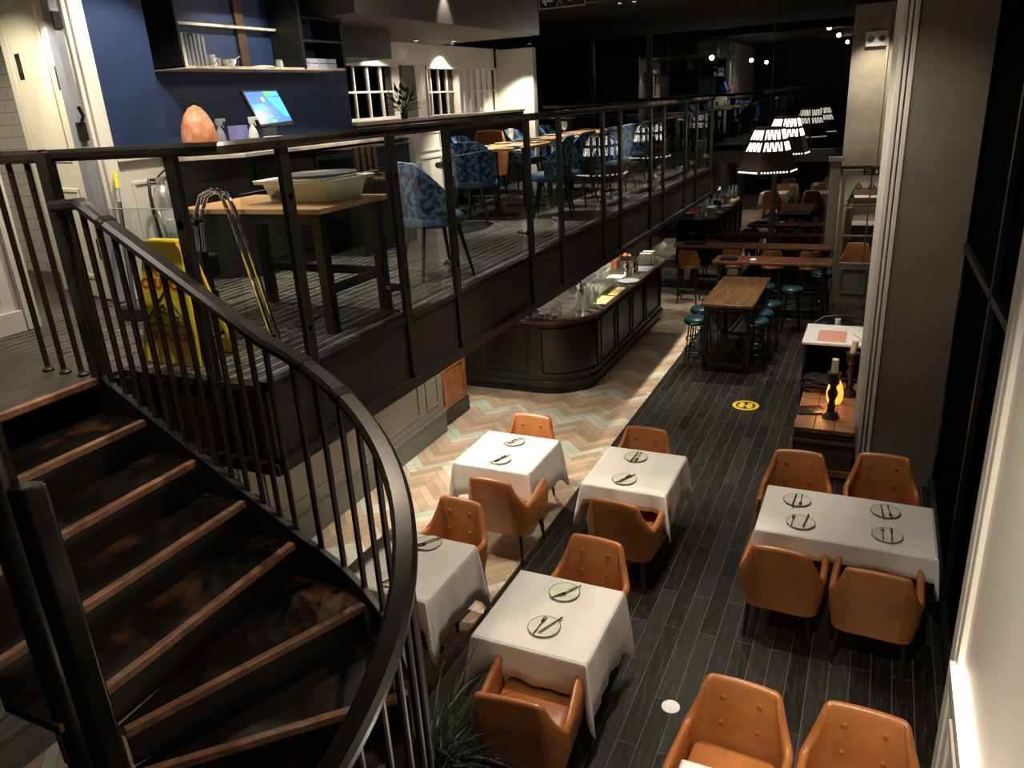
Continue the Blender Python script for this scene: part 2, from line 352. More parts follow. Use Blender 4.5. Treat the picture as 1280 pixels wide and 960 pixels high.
# ================================================================== SETTING
# ground floor: dark planks right of X=-2.63, herringbone left of it
struct(MB().box(-2.63, 2.2, -1.5, 19, -.1, 0), 'floor', m_floor)
struct(MB().box(-8.5, -2.63, -1.5, 19, -.1, -.004), 'floor', m_grout)
def clip(poly, x0, x1, y0, y1):
    for (ax, lim, sg) in ((0, x0, 1), (0, x1, -1), (1, y0, 1), (1, y1, -1)):
        out = []
        for i in range(len(poly)):
            a, b = poly[i], poly[(i+1) % len(poly)]; da = (a[ax]-lim)*sg; db = (b[ax]-lim)*sg
            if da >= 0: out.append(a)
            if (da >= 0) != (db >= 0):
                t = da/(da-db); out.append((a[0]+(b[0]-a[0])*t, a[1]+(b[1]-a[1])*t))
        poly = out
        if len(poly) < 3: return []
    return poly
def herringbone():
    L, W, g = .38, .095, .0016; mb = MB(); mi = []; cs = math.cos(PI/4); rng = random.Random(3)
    pat = [5, 4, 0, 1, 2, 0, 1]
    for i in range(-60, 260):
        for mm in range(-40, 40):
            for kind in (0, 1):
                if kind == 0: x0, y0, x1, y1 = i*W+mm*L, i*W-mm*L, i*W+mm*L+L, i*W-mm*L+W
                else: x0, y0, x1, y1 = L+i*W+mm*L, (i+1)*W-L-mm*L, L+(i+1)*W+mm*L, (i+1)*W-mm*L
                cx, cy = (x0+x1)/2, (y0+y1)/2
                rx, ry = (cx-cy)*cs-4.0, (cx+cy)*cs
                if not (-6.3 < rx < -2.3 and .3 < ry < 16.5): continue
                q = [(x0+g, y0+g), (x1-g, y0+g), (x1-g, y1-g), (x0+g, y1-g)]
                q = clip([((a-b)*cs-4.0, (a+b)*cs) for a, b in q], -6.0, -2.645, .5, 16.2)
                if len(q) < 3: continue
                c = pat[i % len(pat)]
                if rng.random() < .16: c = rng.choice([0, 1, 2, 3])
                if c in (4, 5) and rng.random() < .3: c = 9-c
                n = len(mb.v); mb.add([(a, b, 0) for a, b in q], [tuple(range(len(q)))]); mi.append(c)
    o = build(mb, 'floor', None, mats=m_hb, mi=mi); o['kind'] = 'structure'
herringbone()
struct(MB().box(-2.645, -2.63, .5, 16.2, -.01, .003), 'trim_1', m_brass)
# mezzanine floor
poly = [(-2.6, 2.63), (-2.6, 13.5), (-8.5, 13.5), (-8.5, -.6), (-4.7, -.6), (-4.7, 1.2), (-3.6, 1.2), (-3.6, 2.56), (-3.2, 2.62)]
struct(MB().prism(poly, 2.32, 2.70), 'floor_upper', m_fascia)
struct(MB().prism([(-2.66, 2.7), (-2.66, 13.45), (-5.3, 13.45), (-5.3, 2.7)], 2.70, 2.72), 'floor_upper', m_upfloor)
struct(MB().prism([(-3.6, 1.2), (-3.6, 2.7), (-5.3, 2.7), (-5.3, 13.4), (-8.5, 13.4), (-8.5, -.6), (-4.7, -.6), (-4.7, 1.2)], 2.70, 2.72), 'floor_upper', m_landing)
struct(MB().box(-2.645, -2.585, 2.6, 13.52, 2.70, 2.735).box(-3.55, -2.585, 2.6, 2.66, 2.70, 2.735), 'trim_2', m_steel)
struct(MB().box(-2.64, -2.56, 2.6, 13.52, 2.27, 2.33).box(-3.3, -2.56, 2.58, 2.66, 2.27, 2.33), 'trim_3', m_black)

# walls of the ground floor
wl = MB().box(-5.0, -4.8, -1.5, 7.85, 0, 2.32)
struct(wl, 'wall_left', m_grayw)
pf = MB()
for (a, b) in ((.3, 1.5), (1.75, 2.95), (3.2, 4.4), (4.65, 5.85), (6.1, 7.3), (7.45, 7.75)): panel_frame(pf, 'x', -4.8, a, b, .42, 2.1, .035, .014)
struct(pf, 'trim_4', m_grayw, bevel=.004)
struct(MB().box(-4.8, -4.77, -1.5, 7.85, 0, .26).box(-4.8, -4.76, -1.5, 7.85, .26, .3), 'baseboard_left', m_green, bevel=.004)
struct(MB().box(-6.1, -5.9, 7.85, 16.2, 0, 2.32).box(-6.1, -5.0, 7.75, 7.85, 0, 2.32), 'wall_back_bar', m_white)
bb = MB()
for k in range(26): bb.box(-5.9, -5.885, 8.3+k*.3, 8.3+k*.3+.27, .3, 2.3)
struct(bb, 'trim_5', m_white)
struct(MB().box(-8.5, 2.2, 19, 19.2, -.1, 6), 'dark_far', m_void)  # near-black sheet that paints the night beyond the facade glass
struct(MB().box(-8.5, 2.5, -1.7, -1.5, -.1, 6), 'wall_near', m_black)

# facade glazing at the end of the room
struct(MB().box(-8.5, -.84, 16.19, 16.21, .12, 2.58).box(-8.5, -.6, 16.19, 16.21, 2.76, 5.05), 'window_1', m_facade)
mu = MB()
for x in (-8.3, -7.1, -5.6, -4.4): mu.box(x-.04, x+.04, 16.1, 16.22, 2.76, 5.1)
for x in (-4.4, -1.9): mu.box(x-.04, x+.04, 16.1, 16.22, .1, 2.6)
mu.box(-8.5, -.6, 16.08, 16.24, 5.02, 5.16).box(-8.5, -.7, 16.06, 16.24, 2.56, 2.78).box(-8.5, -.84, 16.08, 16.24, 0, .14)
struct(mu, 'window_2', m_mullion)
struct(MB().box(-8.5, 2.0, 16.0, 16.4, 5.16, 5.45), 'trim_6', m_beam)

# ceilings
struct(MB().box(-4.6, 2.0, -1.5, 19, 5.4, 5.6).box(-8.5, -4.6, -1.5, 6.6, 5.4, 5.6).box(-8.5, -4.6, 11.2, 19, 5.4, 5.6), 'ceiling', m_ceil)
struct(MB().box(-8.5, -4.62, 6.6, 10.95, 4.8, 5.0), 'ceiling', m_soff)
struct(MB().box(-4.62, -4.56, 6.55, 10.95, 4.8, 5.42).box(-8.5, -4.62, 6.55, 6.62, 4.8, 5.42).box(-8.5, -4.62, 10.9, 10.98, 4.8, 5.42), 'trim_7', m_face)
struct(MB().box(-8.5, -5.4, 6.95, 8.4, 4.5, 4.8), 'trim_8', m_black)
struct(MB().box(-5.2, 2.0, 10.98, 11.3, 5.16, 5.4), 'trim_9', m_beam)
struct(MB().box(-3.9, -3.2, 12.4, 12.7, 5.37, 5.4), 'trim_10', m_face)

# upper level left: passage with door, white wainscot and navy wall
struct(MB().box(-5.3, -5.0, 4.0, 4.5, 2.72, 3.72).box(-5.3, -5.0, -1.5, 3.05, 2.72, 5.4), 'wall_wainscot', m_white)
pw = MB(); panel_frame(pw, 'x', -5.0, 4.1, 4.42, 2.95, 3.55, .025, .012); panel_frame(pw, 'x', -5.0, 2.2, 2.95, 2.95, 4.5, .03, .014)
pw.box(-5.0, -4.96, 4.0, 4.5, 3.70, 3.74).box(-5.0, -4.975, 4.0, 4.5, 2.72, 2.86).box(-5.0, -4.975, -1.4, 3.05, 2.72, 2.86)
struct(pw, 'trim_11', m_white, bevel=.003)
struct(MB().box(-5.3, -5.0, 4.0, 4.52, 3.72, 5.4).box(-5.5, -5.3, 4.0, 7.32, 2.72, 5.4), 'wall_navy', m_blue)
# door casing
dc = MB().box(-5.3, -4.965, 3.84, 4.0, 2.72, 5.4).box(-5.3, -4.94, 3.87, 3.91, 2.72, 5.4).box(-5.3, -4.97, 3.05, 3.15, 2.72, 5.4).box(-5.3, -4.965, 3.05, 4.0, 4.9, 5.0)
struct(dc, 'trim_12', m_white, bevel=.006)
struct(MB().box(-8.0, -5.4, 4.55, 4.7, 2.72, 5.4).box(-7.4, -7.25, .8, 4.6, 2.72, 5.4), 'wall_tiled', m_subway)
# open door leaf, hinged at the casing
dl = thing('door_1', 'cream panelled door standing open beside the navy wall', 'door'); dl['kind'] = 'structure'; del dl['category']
mb = MB().box(0, .82, -.022, .022, 0, 2.12)
build(mb, 'door_leaf', m_cream, dl, bevel=.003)
mb = MB()
for (z0, z1) in ((.14, .8), (.98, 1.98)): panel_frame(mb, 'y', .022, .12, .70, z0, z1, .028, .012)
build(mb, 'door_panel', m_cream, dl, bevel=.004)
sg_ = build(MB().box(.55, .62, .022, .028, 1.55, 1.72), 'door_sign', m_black, dl)
for x in (.57, .60): build(MB().lathe([(0, 0), (.007, .0), (.007, .002), (0, .002)], seg=10, m=Matrix.Translation((x, .031, 1.69)) @ Matrix.Rotation(PI/2, 4, 'X')).box(x-.008, x+.008, .028, .031, 1.6, 1.68), 'person_pictogram', m_brass, sg_)
build(MB().tube([(.0, .03, 1.45), (.0, .03, 1.6)], .014, 8).tube([(.0, .03, .3), (.0, .03, .45)], .014, 8), 'hinge', m_black, dl)
build(MB().box(.745, .79, -.03, -.022, .9, 1.35), 'push_plate', m_brass, dl)
dl.location = (-5.06, 3.80, 2.74); dl.rotation_euler = (0, 0, math.radians(166.6))
# bathroom sign seen on the leaf, lever handle
build(MB().tube([(.05, .022, 1.0), (.05, .07, 1.0), (.16, .075, 1.0)], .011, 8), 'door_handle', m_black, dl)
dr2 = build(MB().box(-5.03, -4.955, 3.74, 3.8, 2.74, 4.9), 'door_2', m_greyp); dr2['kind'] = 'structure'
hd = build(MB().box(-4.955, -4.93, 3.73, 3.79, 3.86, 3.98).tube([(-4.94, 3.77, 3.98), (-4.9, 3.76, 4.02), (-4.9, 3.74, 4.08)], .012, 8), 'door_handle', m_black, dr2)
build(MB().box(-4.955, -4.94, 3.74, 3.80, 4.56, 4.66), 'hinge', m_black, dr2)

# upper windows and white walls toward the street side
wx = -6.2
struct(MB().box(wx-.2, wx, 7.3, 8.5, 2.72, 4.8).box(wx-.2, wx, 8.5, 9.75, 4.52, 4.8).box(wx-.2, wx, 8.5, 9.75, 2.72, 3.82)
       .box(wx-.2, wx, 9.75, 10.5, 2.72, 4.8).box(wx-.2, wx, 10.5, 12.9, 4.5, 4.8).box(wx-.2, wx, 10.5, 12.9, 2.72, 3.79).box(wx-.2, wx, 12.82, 13.1, 2.72, 4.8)
       .box(wx-.2, -5.52, 12.9, 13.05, 2.72, 4.78), 'wall_window', m_white)
def window(n, y0, y1, z0, z1, nx, nz):
    struct(MB().box(wx-.1, wx-.09, y0, y1, z0, z1), 'window_%d' % n, m_winglass)
    f = MB().box(wx-.12, wx+.02, y0, y1, z0, z0+.03).box(wx-.12, wx+.02, y0, y1, z1-.03, z1).box(wx-.12, wx+.02, y0, y0+.03, z0, z1).box(wx-.12, wx+.02, y1-.03, y1, z0, z1)
    for i in range(1, nx): f.box(wx-.09, wx-.065, y0+(y1-y0)*i/nx-.012, y0+(y1-y0)*i/nx+.012, z0, z1)
    for i in range(1, nz): f.box(wx-.09, wx-.065, y0, y1, z0+(z1-z0)*i/nz-.012, z0+(z1-z0)*i/nz+.012)
    f.box(wx-.1, wx+.07, y0-.05, y1+.05, z0-.04, z0)
    struct(f, 'window_%d' % (n+1), m_white)
window(3, 8.5, 9.75, 3.82, 4.52, 4, 2)
window(5, 10.5, 11.5, 3.79, 4.5, 4, 2)
# right half: lattice of white boards
lt = MB().box(wx-.13, wx-.06, 11.5, 12.82, 3.79, 4.5)
for i in range(7): lt.box(wx-.06, wx-.03, 11.5+i*.22, 11.5+i*.22+.024, 3.79, 4.5)
lt.box(wx-.06, wx-.03, 11.5, 12.82, 4.13, 4.155).box(wx-.12, wx+.02, 11.5, 12.82, 3.79, 3.82).box(wx-.12, wx+.02, 11.5, 12.82, 4.47, 4.5)
struct(lt, 'window_7', m_white)
struct(MB().box(wx-.03, wx+.05, 9.78, 10.12, 2.75, 4.5), 'door_3', m_green)
struct(MB().box(wx-.6, wx-.5, 8.0, 13.2, 2.7, 4.8), 'dark_behind_windows', m_void)  # darkness behind the upper windows, painted as a near-black sheet

# near pillar and its moulded jamb
struct(MB().box(.17, .76, 8.09, 8.75, 0, 5.4), 'wall_pillar', m_colf)
jm = MB().box(.02, .17, 8.2, 8.6, 0, 5.4).box(.03, .07, 8.12, 8.2, 0, 5.4).box(.085, .11, 8.1, 8.2, 0, 5.4).box(.125, .165, 8.07, 8.2, 0, 5.4).box(-.02, .03, 8.24, 8.5, 0, 5.4)
struct(jm, 'trim_13', m_white, bevel=.006)
# dark side window with steel cross bracing
struct(MB().box(.78, .8, 4.1, 8.1, 0, 5.4), 'window_8', m_side)
struct(MB().box(.74, .8, 5.88, 5.95, 0, 5.4).bar((.765, 8.1, 2.47), (.765, 4.2, 2.58), .05, .06).box(.73, .8, 4.0, 8.1, 0, .1), 'window_9', m_mullion)
struct(MB().box(1.1, 1.2, 3.5, 9, 0, 5.4), 'dark_outside', m_void)  # near-black sheet standing in for the dark outside the side window
# bright panelled pier on the right with a lit ledge
struct(MB().box(.62, 1.3, -1.5, 4.1, 0, 5.4), 'wall_right', m_white)
pr = MB().box(.6, .62, 3.98, 4.1, 0, 5.4).box(.59, .62, 3.78, 3.86, 1.1, 5.4).box(.57, .62, -1.5, 3.9, 1.0, 1.06).box(.6, .62, -1.5, 3.78, 0, 1.0)
panel_frame(pr, 'x', .6, 2.6, 3.7, .25, .85, .05, .018, -1); panel_frame(pr, 'x', .6, 1.2, 2.4, .25, .85, .05, .018, -1)
struct(pr, 'trim_14', m_white, bevel=.004)
led = build(MB().box(.575, .61, .4, 3.84, 1.06, 1.078), 'led_strip', m_ledstrip); tag(led, 'glowing strip light lying along the ledge of the white right wall', 'light')
area((.59, 2.4, 1.10), (.60, 2.4, 3), 9, .02, 2.6)

# far column, fire door and the frame round it
struct(MB().box(-.68, -.12, 15.7, 16.2, 2.5, 5.16), 'wall_column', m_conc)
struct(MB().box(-.9, .3, 17.6, 17.7, 0, 2.6).box(-.95, -.85, 16.2, 17.7, 0, 2.6).box(-.9, .3, 16.2, 17.7, 2.5, 2.6), 'wall_vestibule', m_conc)
struct(MB().box(-.13, .03, 15.62, 16.2, 2.5, 5.16).box(-.14, -.1, 15.58, 15.7, 2.5, 5.0), 'trim_15', m_conc)
struct(MB().box(-.86, -.68, 15.5, 15.62, 0, 2.66).box(-.9, -.64, 15.47, 15.64, 2.6, 2.68), 'trim_16', m_grayw, bevel=.006)
d3 = thing('door_4', 'grey glazed fire door', 'door', (-.36, 15.45, 0)); d3['kind'] = 'structure'; del d3['category']
f = MB().box(-.64, -.58, 15.42, 15.5, 0, 2.46).box(-.02, .04, 15.42, 15.5, 0, 2.46).box(-.58, -.02, 15.42, 15.5, 2.36, 2.46).box(-.58, -.02, 15.42, 15.5, 0, .78)
f.box(-.58, -.02, 15.44, 15.48, 1.26, 1.29).box(-.58, -.02, 15.44, 15.48, 1.82, 1.85).box(-.17, -.145, 15.44, 15.48, .78, 2.36)
build(f, 'door_frame', m_grayw, d3, bevel=.003)
g = MB(); panel_frame(g, 'y', 15.42, -.52, -.08, .2, .68, .025, .012, -1); build(g, 'door_panel', m_green, d3)
build(MB().box(-.58, -.02, 15.46, 15.465, .78, 2.36), 'door_glass', m_clear, d3)

# ================================================================== STAIRCASE
SC_C = (-2.41, 1.3); NX = [-3.6, -3.27, -2.97, -2.69, -2.42]
st = thing('staircase', 'dark winding staircase with worn copper-edged treads descending from the landing', 'staircase', (-3.0, 1.3, 0))
def pol(a, r): a = math.radians(a); return (SC_C[0]+r*math.sin(a), SC_C[1]+r*math.cos(a))
ZT = [2.72-.18*k for k in range(15)]
RO = 1.15
def tread(k, poly, n0, n1, z):
    """poly outline of the walking surface, n0->n1 the nosing line (inner, outer)"""
    t = build(MB().prism(poly, z-.04, z), 'tread', m_tread, st)
    a = Vector((*n0, 0)); b = Vector((*n1, 0)); d = (b-a).normalized(); nrm = Vector((d.y, -d.x, 0))
    q = [a+nrm*.010, b+nrm*.010, b-nrm*.026, a-nrm*.026]
    build(MB().prism([(p.x, p.y) for p in q], z-.032, z+.003), 'nosing', m_nosing, t, bevel=.004)
    q = [a-nrm*.012, b-nrm*.012, b-nrm*.03, a-nrm*.03]
    build(MB().prism([(p.x, p.y) for p in q], z-.18, z-.045), 'riser', m_riser, st)
IN = .1
# landing nosing
q0 = [(-3.63, 1.2), (-3.63, 2.5), (-3.588, 2.5), (-3.588, 1.2)]
build(MB().prism(q0, 2.69, 2.724), 'nosing', m_nosing, st, bevel=.004)
build(MB().box(-3.62, -3.6, 1.2, 2.5, 2.54, 2.68), 'riser', m_riser, st)
for k in range(1, 5):
    tread(k, [(NX[k-1]-.03, 1.2), (NX[k], 1.2), (NX[k], 2.45), (NX[k-1]-.03, 2.45)], (NX[k], 1.2), (NX[k], 2.45), ZT[k])
for k in range(5, 13):
    a0 = 22.5*(k-5); a1 = a0+22.5
    poly = [pol(a0-4, IN)]+[pol(a0-4+j*(a1-a0+4)/6, RO) for j in range(7)]+[pol(a1, IN)]
    tread(k, poly[::-1], pol(a1, IN), pol(a1, RO), ZT[k])
for k in range(13, 15):
    x1 = -2.42-.3*(k-12); tread(k, [(x1+.32, .15), (x1+.32, 1.2), (x1, 1.2), (x1, .15)], (x1, 1.2), (x1, .15), ZT[k])
# outer stringer following the nosings
def stairpath(a):
    """a<=0: straight flight (metres before the winders), a>0: degrees round the newel -> x, y, nosing z"""
    if a <= 0:
        x = NX[4]+a; 
        k = 4+a/.295; return x, 2.0, 2.72-.18*k
    return None
def sp(u, off=0.0):
    """u in steps from the landing nosing"""
    if u <= 4: return Vector((NX[0]+(NX[4]-NX[0])*u/4, SC_C[1]+1.2+off, 2.72-.18*u))
    if u <= 12:
        x, y = pol(22.5*(u-4), 1.2+off); return Vector((x, y, 2.72-.18*u))
    return Vector((SC_C[0]-.3*(u-12), SC_C[1]-1.2-off, 2.72-.18*u))
N_ = 96
U = [i*14.5/N_ for i in range(N_+1)]
build(MB().sweep([sp(u, -.015)+Vector((0, 0, -.13)) for u in U], .035, .3, .1), 'stringer', m_black, st)
build(MB().sweep([Vector((-2.5-.3*i, 1.22, .44-.18*i+.05)) for i in range(0, 4)], .03, .3, .1), 'stringer', m_woodr, st)
# worn metal edge plates on the stringer top at each step
for k in range(4):
    for j in range(3):
        u0 = k+.12+j*.32
        build(MB().sweep([sp(u0)+Vector((0, 0, .03)), sp(u0+.24)+Vector((0, 0, .03))], .04, .012, .2), 'edge_plate', m_steel, st)
# stair railing
sr = thing('stair_railing', 'curved black stair handrail on slim bars sweeping down round the staircase', 'railing', (-3.6, 2.5, 2.72))
RH = 1.0
pts = [Vector((-3.6, 2.5, 3.60))]+[sp(u)+Vector((0, 0, RH)) for u in U if u > .55]
build(MB().sweep(pts, .086, .052, .3), 'handrail', m_rail2, sr)
for j, u in enumerate([.3+.305*i for i in range(47)]):
    p = sp(u); top = sp(max(u, .55)).z+RH-.02 if u > .55 else 3.60-(3.60-sp(.55).z-RH)*u/.55-.02
    build(MB().tube([(p.x, p.y, p.z-.12), (p.x, p.y, top)], .0145, 10), 'baluster', m_balu, sr)
    if u < 13: build(MB().sweep([p+Vector((-.02, -.008, -.02)), p+Vector((.02, -.008, -.02))], .03, .03), 'baluster_foot', m_steel, sr)
# flat joint straps on the handrail
for u in (1.05, 4.35, 4.9):
    build(MB().sweep([sp(u)+Vector((0, 0, RH)), sp(u+.1)+Vector((0, 0, RH))], .090, .057, .2), 'joint_sleeve', m_steel, sr)
# landing guard
lr = thing('landing_railing', 'short black guard rail with three bars beside the top step', 'railing', (-4.0, 2.52, 2.72))
build(MB().sweep([(-4.16, 2.52, 3.83), (-3.62, 2.52, 3.83)], .075, .06, .3), 'handrail', m_rail, lr)
for x in (-4.03, -3.9, -3.76): build(MB().tube([(x, 2.52, 2.72), (x, 2.52, 3.81)], .0145, 10), 'baluster', m_balu, lr)
build(MB().box(-3.64, -3.57, 2.48, 2.54, 2.66, 3.85), 'newel_post', m_steel, lr, bevel=.006)
for x in (-4.0, -3.86, -3.72): build(MB().lathe([(.0, 0), (.03, 0), (.03, .012), (.02, .02), (0, .022)], (x, 2.5, 2.72), 10), 'foot_bolt', m_black, lr)
# inner newel column of the stair
nw = thing('newel_column', 'thick round blackened steel column at the inside of the stair turn', 'column', (-2.42, 1.27, 0))
build(MB().lathe([(.058, 0), (.058, 3.17), (.054, 3.185), (0, 3.19)], (-2.44, 1.265, 0), 32), 'tube', m_steel, nw)
build(MB().prism([(-2.385, 1.25), (-2.33, 1.27), (-2.30, 1.335), (-2.34, 1.35), (-2.40, 1.325)], 0, 2.9), 'flat_newel', m_steel, nw, bevel=.01)

# ================================================================== BALCONY RAILING
br = thing('balcony_railing', 'long black balcony railing with glass panels along the mezzanine edge', 'railing', (-2.6, 2.63, 2.72))
zr = 3.83
build(MB().sweep([(-3.62, 2.54, zr), (-2.95, 2.62, zr), (-2.62, 2.65, zr), (-2.60, 2.72, zr), (-2.60, 13.46, zr-.02)], .08, .055, .3), 'handrail', m_rail, br)
build(MB().sweep([(-2.60, 13.46, zr-.02), (-5.6, 13.46, zr-.02)], .08, .055, .3), 'handrail', m_rail, br)
PY = [2.99, 3.92, 4.57, 5.87, 6.57, 7.77, 8.36, 9.6, 10.23, 11.48, 12.2, 13.36]
def post(y):
    b = MB().box(-2.61, -2.575, y-.032, y+.032, 2.40, zr-.02)
    b.slab([(y-.032, 2.4), (y+.032, 2.4), (y+.012, 2.3), (y-.012, 2.3)], -2.61, -2.575, 'x')
    return b
for y in PY:
    p = build(post(y), 'post', m_black, br, bevel=.003)
for (x, y) in ((-2.91, 2.62),):
    build(MB().box(x-.03, x+.03, y-.02, y+.02, 2.42, zr-.02), 'post', m_black, br, bevel=.003)
for i, y in enumerate(PY):
    for z in (3.58, 2.92):
        s_ = 1 if i % 2 == 0 else -1
        c = build(MB().tube([(-2.575, y, z), (-2.68, y, z)], .014, 10).tube([(-2.655, y+s_*.02, z), (-2.655, y+s_*.055, z)], .025, 14).tube([(-2.61, y+s_*.038, z), (-2.69, y+s_*.038, z)], .022, 14), 'glass_clamp', m_chrome, br)
for z in (3.5, 2.95):
    build(MB().tube([(-2.91, 2.6, z), (-2.91, 2.72, z)], .022, 12).tube([(-2.87, 2.66, z), (-2.95, 2.66, z)], .016, 12), 'glass_clamp', m_chrome, br)
def pane(x0, y0, x1, y1, z0, z1):
    t = .006
    if abs(x1-x0) < 1e-6: b = MB().box(x0-t, x0+t, y0, y1, z0, z1); e = MB().box(x0-t, x0+t, y0, y1, z1, z1+.002)
    else: b = MB().box(x0, x1, y0-t, y0+t, z0, z1); e = MB().box(x0, x1, y0-t, y0+t, z1, z1+.002)
    g_ = build(b, 'glass_panel', m_balglass, br); build(e, 'glass_edge', m_gedge, g_)
GP = [(2.74, 3.86), (3.98, 4.45), (4.62, 5.82), (5.92, 6.5), (6.62, 7.72), (7.82, 8.3), (8.42, 9.54), (9.66, 10.16), (10.3, 11.4), (11.54, 12.12), (12.26, 13.3)]
for (a, b) in GP: pane(-2.655, a, -2.655, b, 2.76, 3.62)
pane(-3.5, 2.69, -2.96, 2.69, 2.76, 3.56); pane(-2.86, 2.69, -2.69, 2.69, 2.76, 3.56)
pane(-5.5, 13.44, -2.7, 13.44, 2.76, 3.62)


# ================================================================== DINING CHAIRS
def armchair():
    t = thing('armchair', 'tan leather armchair', 'chair')
    # plan path (outer) as U: local back at +y, open at -y
    def plan(sv):
        # sv in [-1,1]; returns (x,y) unit plan and arc ratio
        a = abs(sv); sg = 1 if sv >= 0 else -1
        hb, hd, r = .285, .27, .12
        Lb = hb-r; La = PI/2*r; Ls = hd+.27-r; tot = Lb+La+Ls; d = a*tot
        if d < Lb: return sg*d, hd, (0, 1), d
        if d < Lb+La:
            q = (d-Lb)/r; return sg*(Lb+r*math.sin(q)), hd-r+r*math.cos(q), (sg*math.sin(q), math.cos(q)), d
        q = d-Lb-La; return sg*hb, hd-r-q, (sg*1, 0), d
    def height(d):
        if d < .235: return .875-.02*(d/.235)**2
        if d < .36: q = (d-.235)/.125; return .855-.255*(1-(1-q)**2.2)
        q = min(1, (d-.36)/.38); return .60+.062*q*q*(3-2*q)
    rows = []; n = 72
    for i in range(n+1):
        sv = -1+2*i/n; x, y, nn, d = plan(sv); h = height(d); th = .05
        endf = 1
        if i in (0, n): endf = .35
        if i in (1, n-1): endf = .85
        hh = h-(1-endf)*.03
        def pt(off, z):
            k = (z-.30)
            flare = .02*min(1, k/.3)                       # shell opens a little towards the top
            lean = .05*max(0, z-.5)/.37 if d < .5 else 0
            narrow = -.06*max(0, (z-.58)/.27) if d > .12 else 0
            px = x+nn[0]*(flare-off+narrow*min(1, max(0, d-.12)/.1)); py = y+nn[1]*(flare-off*.999)+lean*max(0, 1-max(0, d-.3)/.2)
            if z < .36: px *= .95; py = py-.012*nn[1]
            return (px, py, z)
        e = th*(1-endf)/2
        prof = [(e, .30), (e, .34), (e, .42), (e, .50), (e, .58), (e+0, hh-.03), (e+.006, hh-.012), (e+.018, hh), (th-.018-e, hh), (th-.006-e, hh-.012), (th-e, hh-.03)]
        prof += [(th-e, .56), (th-e, .48), (th-e, .40), (th-e, .32)]
        prof[5:6] = [(e, (.58+hh-.03)/2), (e, hh-.03)]
        rows.append([pt(a, z) for a, z in prof])
    b = MB().grid(rows, closed=True)
    m = len(rows[0]); b.f.append(tuple(range(m))); b.f.append(tuple(reversed(range(n*m, (n+1)*m))))
    build(b, 'shell', m_leather, t, smooth=50)
    s = MB(); 
    sec = []
    for (z, k) in ((.3, .93), (.33, 1), (.44, 1), (.47, .97), (.48, .9)):
        sec.append([(px*k, py*k-.02, z) for (px, py) in [(-.22, -.27), (.22, -.27), (.235, -.24), (.235, .2), (.2, .235), (-.2, .235), (-.235, .2), (-.235, -.24)]])
    s.grid(sec, closed=True); s.f += [tuple(reversed(range(8))), tuple(range(32, 40))]
    build(s, 'seat', m_leather, t, bevel=.01, smooth=60)
    for (bx, bz) in ((-.1, .76), (.1, .76), (-.1, .6), (.1, .6)):
        yy = .27+.02-.05+.05*max(0, bz-.5)/.37
        build(MB().lathe([(.017, -.002), (.015, .007), (0, .011)], (0, 0, 0), 10, Matrix.Translation((bx, yy, bz)) @ Matrix.Rotation(PI/2, 4, 'X')), 'button', m_leather2, t)
    for sx in (-1, 1):
        for sy in (-1, 1):
            a = Vector((sx*.21, sy*.21, .31)); c = Vector((sx*.235, sy*.245, 0))
            build(MB().tube([a, c], [.024, .014], 6), 'leg', m_legs, t)
    # upright seam on the back
    for x in (-.18, .18): build(MB().tube([(x, .271+.02*min(1, (z-.3)/.3)+.05*max(0, z-.5)/.37, z) for z in (.36, .45, .55, .65, .75, .84)], .002, 5), 'seam', m_leather2, t)
    return t
AC = Proto(armchair())
TL = 'side of the square table half hidden by the stair handrail'
for (x, y, rz, lab) in [
    (-1.62, 3.30, PI+.10, 'tan leather armchair seen from behind at the near side of the large front centre table'),
    (-1.68, 4.40, -.05, 'buttoned tan leather armchair at the far side of the large front centre table'),
    (-2.84, 5.62, PI-.03, 'tan armchair seen from behind at the near side of the bright parquet table'),
    (-3.07, 6.46, .0, 'bright orange-tan armchair behind the brightly lit table on the parquet'),
    (-1.69, 5.60, PI-.08, 'tan armchair seen from behind at the square table just right of the brass floor strip'),
    (-1.86, 6.48, .0, 'tan armchair behind the square table just right of the brass floor strip'),
    (-2.94, 4.60, -.06, 'buttoned tan armchair at the far side of the table half hidden by the stair handrail'),
    (-2.94, 3.48, PI, 'tan armchair at the near '+TL),
    (-.42, 6.38, .03, 'left armchair of the two behind the long four-seat table, next to the wooden chest'),
    (.26, 6.52, .0, 'right armchair of the two behind the long four-seat table, against the pillar'),
    (-.38, 5.32, PI-.04, 'left armchair of the two in front of the long four-seat table'),
    (.25, 5.24, PI-.04, 'right armchair of the two in front of the long four-seat table, by the dark window'),
    (-.44, 3.26, -.06, 'left one of the two tan armchairs at the bottom edge, near the white floor disc'),
    (.19, 3.28, -.04, 'right one of the two tan armchairs at the bottom edge, near the white wall'),
]:
    AC.place((x, y, 0), rz, lab, 'tan leather dining armchairs')

